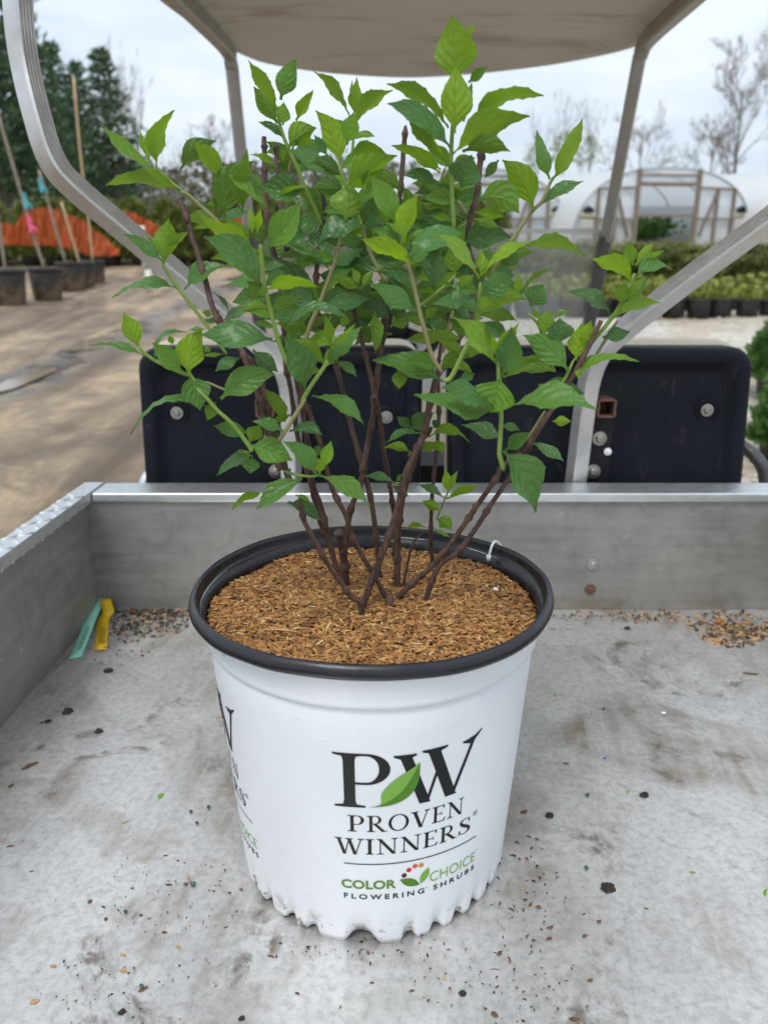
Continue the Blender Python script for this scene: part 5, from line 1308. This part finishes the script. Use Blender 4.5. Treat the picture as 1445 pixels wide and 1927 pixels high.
# dark stub in the middle
p = onz(733, 1150, .231); mb = MB(); mb.tube([p, p + Vector((0, .001, .014))], [.0042, .0028], n=9); mb.build('cut_stub', MATS['bark'], shrub, True)
GREEN = [
 ('V1', [(1431,1440),(1210,1190),(960,990),(880,925),(690,760),(640,700)], .0019, .02, 'green_stem'),
 ('V2', [(800,1210),(480,960),(300,790),(85,590),(0,555)], .0019, .02, 'pale_stem'),
 ('X', [(428,668),(405,635),(384,605),(343,552),(327,530),(311,506),(307,497)], .0017, -.015, 'green_stem'),
 ('V2', [(970,1927),(920,1740),(880,1600),(855,1400),(835,1200),(830,1100)], .0021, -.075, 'green_stem'),
 ('V8', [(690,640),(620,470),(590,380),(545,200),(510,50)], .0021, -.075, 'green_stem'),
 ('V3', [(810,1870),(720,1640),(640,1480),(560,1270),(480,1100),(410,930),(360,760),(350,600)], .0020, .04, 'green_stem'),
 ('V3', [(460,1310),(485,1150),(505,1010)], .0017, .045, 'pale_stem'),
 ('V3', [(1230,1880),(1130,1640),(1080,1530),(1030,1370),(980,1220)], .0020, -.01, 'green_stem'),
 ('V4', [(490,1600),(400,1480),(290,1250),(220,1020),(100,740)], .0020, .0, 'pale_stem'),
 ('V3', [(1060,1600),(1110,1150),(1130,900),(1120,720)], .0017, .08, 'green_stem'),
 ('W1', [(265,1300),(330,1090),(400,940),(470,750),(535,580),(590,420),(625,250),(650,160)], .0021, -.005, 'pale_stem'),
 ('V5', [(615,1900),(600,1650),(590,1300),(600,1040),(615,900)], .0021, -.02, 'green_stem'),
 ('V5', [(420,1700),(490,1500),(545,1340)], .0018, .03, 'pale_stem'),
 ('V5', [(720,1760),(680,1700),(650,1640)], .0024, .0, 'pale_stem'),
 ('V6', [(420,1620),(640,1270),(850,965),(960,850),(1040,670),(1080,600)], .0020, .05, 'pale_stem'),
 ('W2', [(700,1340),(760,1310),(860,1110),(930,960),(980,840),(1000,640),(1010,500)], .0021, -.07, 'green_stem'),
 ('W2', [(690,1280),(600,1130),(540,920),(505,800),(470,640),(425,450),(395,340),(370,220)], .0021, -.06, 'pale_stem'),
 ('V4', [(640,1290),(650,1180),(680,1080)], .0019, -.06, 'green_stem'),
 ('W2', [(480,720),(590,630),(700,540),(800,440)], .0016, -.03, 'green_stem'),
 ('W2', [(690,1100),(720,960),(750,850),(780,740)], .0019, .01, 'pale_stem'),
 ('W3', [(252,1690),(226,1600),(220,1545),(232,1300),(215,1200),(215,1050),(210,900)], .0021, -.095, 'green_stem'),
 ('W3', [(780,900),(860,800),(960,680),(1060,540),(1130,410),(1160,310)], .0021, -.02, 'green_stem'),
 ('W3', [(890,890),(950,790),(1050,630)], .0017, -.01, 'pale_stem'),
 ('W3', [(620,1130),(680,1040),(740,910)], .0018, -.02, 'green_stem'),
 ('W3', [(610,1000),(560,910),(500,690),(420,590)], .0016, -.01, 'green_stem'),
 ('W3', [(400,1500),(480,1370),(540,1270)], .0019, -.012, 'pale_stem'),
 ('W1', [(235,1858),(340,1680),(470,1490),(490,1430)], .0019, -.08, 'green_stem'),
 ('V8', [(600,1220),(650,1150),(730,1020),(820,880)], .0020, -.08, 'pale_stem'),
 ('V8', [(400,1300),(370,1250),(250,1090),(125,975),(50,890),(-40,800)], .0021, -.06, 'green_stem'),
 ('V7', [(1100,1015),(960,850),(860,700),(830,640)], .0019, -.055, 'green_stem'),
 ('V7', [(860,710),(740,665),(540,570),(430,490),(385,440)], .0017, -.055, 'green_stem'),
 ('V7', [(1360,890),(1160,830),(1000,760)], .0014, -.02, 'pale_stem'),
 ('V8', [(640,1450),(740,1480),(860,1495),(930,1480)], .0014, -.07, 'green_stem'),
 ('W4', [(510,925),(540,860),(565,795),(590,740)], .0011, .03, 'green_stem'),
 ('W4', [(320,500),(340,470)], .0014, .0, 'green_stem'),
 ('W4', [(280,690),(230,680)], .0013, .0, 'green_stem'),
 ('W4', [(380,390),(440,360),(480,300)], .0026, .0, 'bark'),
]
for view, pts, r, d, mt in GREEN:
    Q = smooth_path(stem_pts(view, pts, d + .006, d), 5); mb = MB(); nq = len(Q); mb.tube(Q, [r*.78*(1-.25*i/nq)*min(1, .35+.5*i, .35+.5*(nq-1-i)) for i in range(nq)], n=8); mb.build('green_shoot', MATS[mt], shrub, True)

# smaller leaves in opposite pairs along the shoots inside the crown; with the inner leaves too many to keep one by one
for view, pts, r, d, mt in GREEN:
    px = [pixel(view, *p) for p in pts]
    for (a, b) in zip(px, px[1:]):
        for t in (.3, .8):
            x, y = a[0] + (b[0]-a[0])*t, a[1] + (b[1]-a[1])*t
            if ((x-690)/300)**2 + ((y-490)/230)**2 > 1 or lr.random() < .42: continue
            for sx in (-1, 1):
                if lr.random() < .2: continue
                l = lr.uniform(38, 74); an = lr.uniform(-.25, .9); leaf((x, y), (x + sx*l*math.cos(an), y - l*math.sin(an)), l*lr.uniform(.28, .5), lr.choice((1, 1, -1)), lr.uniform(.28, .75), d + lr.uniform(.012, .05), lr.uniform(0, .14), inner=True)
mv, mf, mu, mt_ = [], [], [], []
for vs_, fs, uvs, tone in INNER:
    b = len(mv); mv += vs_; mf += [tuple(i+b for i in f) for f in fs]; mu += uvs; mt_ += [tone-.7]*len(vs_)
me = mesh('inner_leaves', mv, mf, MATS['leaf'], True); ul = me.uv_layers.new(name='UVMap')
for lp in me.loops: ul.data[lp.index].uv = mu[lp.vertex_index]
at_ = me.attributes.new('tone_add', 'FLOAT', 'POINT'); at_.data.foreach_set('value', mt_)
o = link('inner_leaves', me, shrub); o.color = (.7, .5, 0, 1); o['kind'] = 'stuff'
print('leaves', jj, 'inner', len(INNER))
# ================================================================== tags and litter on the bed floor
def ribbon(name, pts, wid, mat, label, cat, sidev):
    n = len(pts); vs_ = []; th = .0005
    for p, wv in zip(pts, sidev): vs_ += [p - wv*wid*.5, p + wv*wid*.5]
    me = mesh(name, vs_, [(2*i, 2*i+1, 2*i+3, 2*i+2) for i in range(n-1)], mat, True); o = link(name, me); m_ = o.modifiers.new('s', 'SOLIDIFY'); m_.thickness = th; m_.offset = 1; return tag(o, label, cat)
def lift(p, h): return Vector((p.x, p.y, p.z + h))
y1 = lift(onz(190, 1224, 0), .001); y2 = lift(onz(196, 1172, 0), .006); y3 = at(198, 1127, YF-.012); y2.z = .004
ye = ribbon('plant_tag', smooth_path([y1, y2, Vector((y2.x+.002, YF-.03, .010)), y3], 4), .0165, MATS['tag_yellow'], 'yellow plastic plant tag lying in the bed corner under the mint tie', 'tag', [Vector((1, .08, 0))]*13)
g_ = [lift(onz(142, 1240, 0), .001), lift(onz(158, 1206, 0), .004), lift(onz(175, 1172, 0), .010), lift(onz(190, 1150, 0), .016), lift(onz(199, 1143, 0), .020)]
ge = ribbon('plant_tie', smooth_path(g_, 4), .0165, MATS['tag_mint'], 'mint green looped plant tie lying across the yellow tag', 'tag', [Vector((.86, .5, 0)).normalized()]*17)
lp_ = g_[-1]; vs_ = []; nl = 14
for i in range(nl+1):
    t = -2.4 + 5.6*i/nl; c_ = lp_ + Vector((.0085*math.cos(t)-.001, .002*math.sin(t), .007*math.sin(t)+.001)); wv = Vector((.25, 1, .2)).normalized()*.006; vs_ += [c_-wv, c_+wv]
lo_ = link('tie_loop', mesh('tie_loop', vs_, [(2*i, 2*i+1, 2*i+3, 2*i+2) for i in range(nl)], MATS['tag_mint'], True), ge); lo_.modifiers.new('s', 'SOLIDIFY').thickness = .0005
def marks(o, a, b, wv, rows, seed):
    rg = random.Random(seed); mb = MB()
    for r in range(rows):
        t = 0.0
        while t < 1:
            l = rg.uniform(.05, .10); p = a.lerp(b, t); q = a.lerp(b, min(1, t+l)); off = wv*(.0028*(r-(rows-1)/2)); up = Vector((0, 0, .0012)); mb.add([p+off+up, q+off+up, q+off+wv*.0011+up, p+off+wv*.0011+up], [(0, 1, 2, 3)]); t += l + rg.uniform(.02, .05)
    mb.build('print', MATS['print_black'], o)
marks(ye, lift(onz(191, 1214, 0), .0015), lift(onz(195, 1186, 0), .0042), Vector((1, .1, 0)), 3, 2); marks(ge, lift(onz(150, 1226, 0), .0025), lift(onz(167, 1190, 0), .0072), Vector((.86, .5, 0)), 2, 4)

lg = random.Random(31)
def chip(name, px, py, lpx, wpx, ang, mat, label, cat, group, hgt=.5, z=0.0):
    c = onz(px, py, z); L_ = lpx/FPX*(c.y*CP + (CAMZ-z)*SP)*.5; W_ = wpx/FPX*(c.y*CP + (CAMZ-z)*SP)*.5; a = R(ang); u = Vector((math.cos(a), math.sin(a), 0)); v = Vector((-math.sin(a), math.cos(a), 0)); h = W_*hgt*2; vs_ = []; fs = []; n = 7
    for k, (t, s) in enumerate(((-1, .12), (-.7, .62), (-.2, 1), (.3, .85), (.75, .5), (1, .08))):
        bend = L_*.12*math.sin(t*2+px)
        for j in range(n): b = 6.2832*j/n; q = s*lg.uniform(.72, 1.12); vs_.append(c + u*L_*t + v*(W_*q*math.cos(b)+bend) + Vector((0, 0, max(0.0, h*.5 + h*.5*q*math.sin(b)))))
    for k in range(5):
        for j in range(n): fs.append((k*n+j, k*n+(j+1) % n, (k+1)*n+(j+1) % n, (k+1)*n+j))
    fs += [tuple(range(n-1, -1, -1)), tuple(range(5*n, 6*n))]
    o = link(name, mesh(name, vs_, fs, MATS[mat], False)); return tag(o, label, cat, group)
def clump(px, py, rpx, label, group=None, z=0.0, name='soil_clump'):
    c = onz(px, py, z); r = rpx/FPX*(c.y*CP + CAMZ*SP); bm = bmesh.new(); bmesh.ops.create_icosphere(bm, subdivisions=3, radius=1)
    for v in bm.verts: k = 1 + .4*mnoise.noise(v.co*1.3 + Vector((px, py, 0))) + .3*mnoise.noise(v.co*3.5 + Vector((px, 0, 0))) + .2*mnoise.noise(v.co*8 + Vector((px, 0, 0))); v.co = Vector((v.co.x*k*r*1.15, v.co.y*k*r, max(-.05, v.co.z)*k*r*.75 + r*.03)) + c
    me = bpy.data.meshes.new(name); bm.to_mesh(me); bm.free(); me.materials.append(MATS['soil_dark']); return tag(link(name, me), label, 'soil', group)
clump(1143, 1672, 11, 'crumbly black clump of soil lying alone right of the pot on the open bed'.replace(' right of', ' beside'))
for q in ((1212, 1497, 7), (1033, 1535, 7), (128, 1340, 9), (187, 1377, 6.5), (91, 1358, 5), (205, 1263, 8), (1180, 1183, 5)): clump(*q, 'small dark crumb of soil on the aluminium bed floor', 'soil crumbs on the bed')
for q in ((230, 1905, 6), (870, 1870, 6), (455, 1917, 5)): clump(*q, 'mud crumb with bits of bark on the open front of the bed floor', 'mud crumbs at the open end of the bed')
CH = [(57,1442,32,11,38),(22,1479,13,8,85),(20,1593,14,5,10),(80,1360,10,7,0),(312,1610,11,4,15),(318,1665,14,6,5),(350,1664,10,7,10),(170,1697,9,9,30),(195,1707,10,5,-40),(200,1730,7,9,20),(310,1755,12,6,0),
      (1412,1268,30,8,-8),(1065,1437,12,5,0),(985,1528,16,9,15),(995,1575,12,5,-20),(965,1610,14,5,0),(1010,1580,6,10,80),(940,1700,12,5,80),(997,1703,12,6,60),(1013,1708,9,12,70),(962,1712,16,5,-50),(1035,1745,14,7,20),(1033,1767,14,8,30),(1003,1770,6,10,80),
      (1127,1735,9,8,40),(1100,1762,12,8,10),(1098,1720,10,4,20),(1215,1710,10,4,0),(1080,1918,22,9,-5),(930,1910,9,18,60),(940,1795,8,14,-60),(932,1825,26,2,0),(1110,1845,12,7,30),(270,1862,20,8,25),(700,1850,9,5,10),(560,1870,11,5,-30),(640,1895,8,4,60),(1000,1895,7,4,20),(935,1857,10,5,30),
      (60,1640,8,4,30),(510,1800,16,5,-25),(425,1745,10,4,40),(775,1865,12,5,20)]
for (x, y, l, w_, a) in CH: chip('bark_chip', x, y, l, w_, a, 'bark_chip', 'small brown bark chip scattered on the aluminium bed floor', 'bark chip', 'bark chips scattered on the bed', .35)
for (x, y, l, w_, a) in ((232,1797,5,16,80),(336,1782,5,14,75),(101,1818,5,15,80),(66,1885,18,12,35),(413,1350,10,7,40),(835,1842,6,12,60),(232,1827,6,18,80)): chip('rice_hull', x, y, l, w_, a, 'tan_chip', 'pale tan rice hull dropped on the bed floor', 'rice hull', 'rice hulls on the bed floor', .22)
PE = [(393,1521,4),(360,1529,3.5),(371,1550,3.5),(364,1666,5),(237,1717,4),(267,1859,5),(1105,1497,4),(1103,1635,4.5),(1135,1335,3)]
for (x, y, r) in PE: chip('fertiliser_pellet', x, y, r*2, r*2, 0, 'pellet_green', 'round dark green fertiliser pellet on the bed floor', 'pellet', 'green fertiliser pellets on the bed', .8)
for (x, y, l, w_, a, lab) in ((303,1498,17,11,80,'lime green leaf scrap lying on the bed beside the pot'),(236,1548,14,4,40,'thin green stem scrap next to the lime leaf scrap'),(82,1498,8,3,70,'tiny yellow green leaf fleck under the bed side wall'),(1044,1309,9,5,80,'small lime leaf fleck beside the pot rim'),(1302,1642,5,14,75,'narrow green leaf sliver on the open bed floor'),(1181,1490,12,4,50,'short green stem piece next to a soil crumb'),(1440,1680,24,7,50,'long dark green leaf blade near the bed side')): chip('leaf_scrap', x, y, l, w_, a, 'leaf_bit', lab, 'leaf scrap', None, .15)
chip('blue_fleck', 1137, 1427, 9, 5, 10, 'blue_bit', 'bright blue plastic fleck on the bed floor', 'fleck', None, .3); chip('white_pebble', 1248, 1343, 10, 8, 30, 'white_plastic', 'small white perlite bead on the bed floor', 'bead', None); chip('white_pebble', 932, 1112, 11, 12, 30, 'white_plastic', 'white perlite bead on the tan mulch', 'bead', None, .6, .2335)
chip('soil_crumb', 872, 1103, 22, 12, 10, 'soil_dark', 'black soil crumb on the tan mulch', 'soil', None, .4, .2335); chip('dry_stalk', 530, 1188, 80, 6, -3, 'tan_chip', 'long pale straw lying on the tan mulch', 'straw', None, .4, .2345)
# fine grit: corners of the bed full of litter and specks around the pot
mb = MB(); mats = [MATS['soil_dark'], MATS['bark_chip'], MATS['tan_chip'], MATS['pellet_green'], MATS['orange_bit']]
def speck(x, y, r, mi, z=0.0):
    a = lg.random()*6.3; e = lg.uniform(.18, .6); c = Vector((x, y, z)); r *= 1.35; u = Vector((math.cos(a), math.sin(a), lg.uniform(-.1, .25)))*r; v = Vector((-math.sin(a), math.cos(a), 0))*r*e; t = Vector((lg.uniform(-.3, .3)*r, 0, r*lg.uniform(.25, .6))); mb.add([c+u, c+v, c-u*.8, c-v*.9, c+t], [(0, 1, 4), (1, 2, 4), (2, 3, 4), (3, 0, 4)], mi)
def pile(px, py, rx, ry, n, mix, rmax=.004):
    for i in range(n):
        q = lg.random()**.6; a = lg.random()*6.3; p = onz(px + rx*q*math.cos(a), py + ry*q*math.sin(a), 0)
        if p.y > YF-.003: p.y = YF - .003 - lg.random()*.012
        if p.x < XL+.004: continue
        speck(p.x, p.y, .0005 + (rmax-.0005)*lg.random()**2.2, lg.choices(range(5), mix)[0], lg.random()*.002)
pile(265, 1168, 95, 34, 900, (9, 6, 1.4, 1.6, .7), .0042); pile(300, 1150, 60, 14, 350, (7, 5, 2, 1.2, .6), .0045); pile(230, 1215, 70, 40, 160, (5, 4, 1, 1, .3), .0028); pile(1375, 1180, 85, 30, 520, (3, 5, 4, .5, .5), .0048); pile(1380, 1195, 60, 24, 480, (2, 5, 5, .3, .4), .0048); pile(1215, 1160, 80, 13, 260, (3, 5, 3, .4, 1), .0035); pile(1090, 1160, 60, 10, 90, (3, 5, 1, 0, .3), .003)
pile(600, 1160, 560, 8, 420, (5, 4, 1, 1, .3), .003); pile(985, 1690, 80, 110, 90, (6, 5, .6, .2, .2), .0022); pile(330, 1680, 130, 90, 110, (6, 5, 1, .4, .2), .0016); pile(960, 1850, 180, 80, 110, (7, 4, .4, .1, .1), .0015); pile(260, 1870, 220, 80, 100, (6, 4, .6, .3, .2), .0015); pile(720, 1560, 720, 330, 260, (6, 5, .6, .3, .2), .0008); pile(690, 1790, 200, 25, 70, (7, 5, .4, .1, .1), .002)
tag(mb.build('bed_litter', mats), 'fine dark grit and husk litter over the bed floor and in its corners', 'litter', kind='stuff')
for i, (px, py, l, w_, a) in enumerate(((278,1140,26,16,20),(1350,1172,18,12,0),(1420,1205,26,10,10))): chip('dry_leaf', px, py, l, w_, a, 'tan_chip' if i != 1 else 'orange_bit', ('crumpled tan dry leaf in the bed corner litter by the mint tie', 'reddish dry leaf bit against the bed front wall', 'dark curled dry leaf on the heap of husks')[i], 'dry leaf', None, .5)
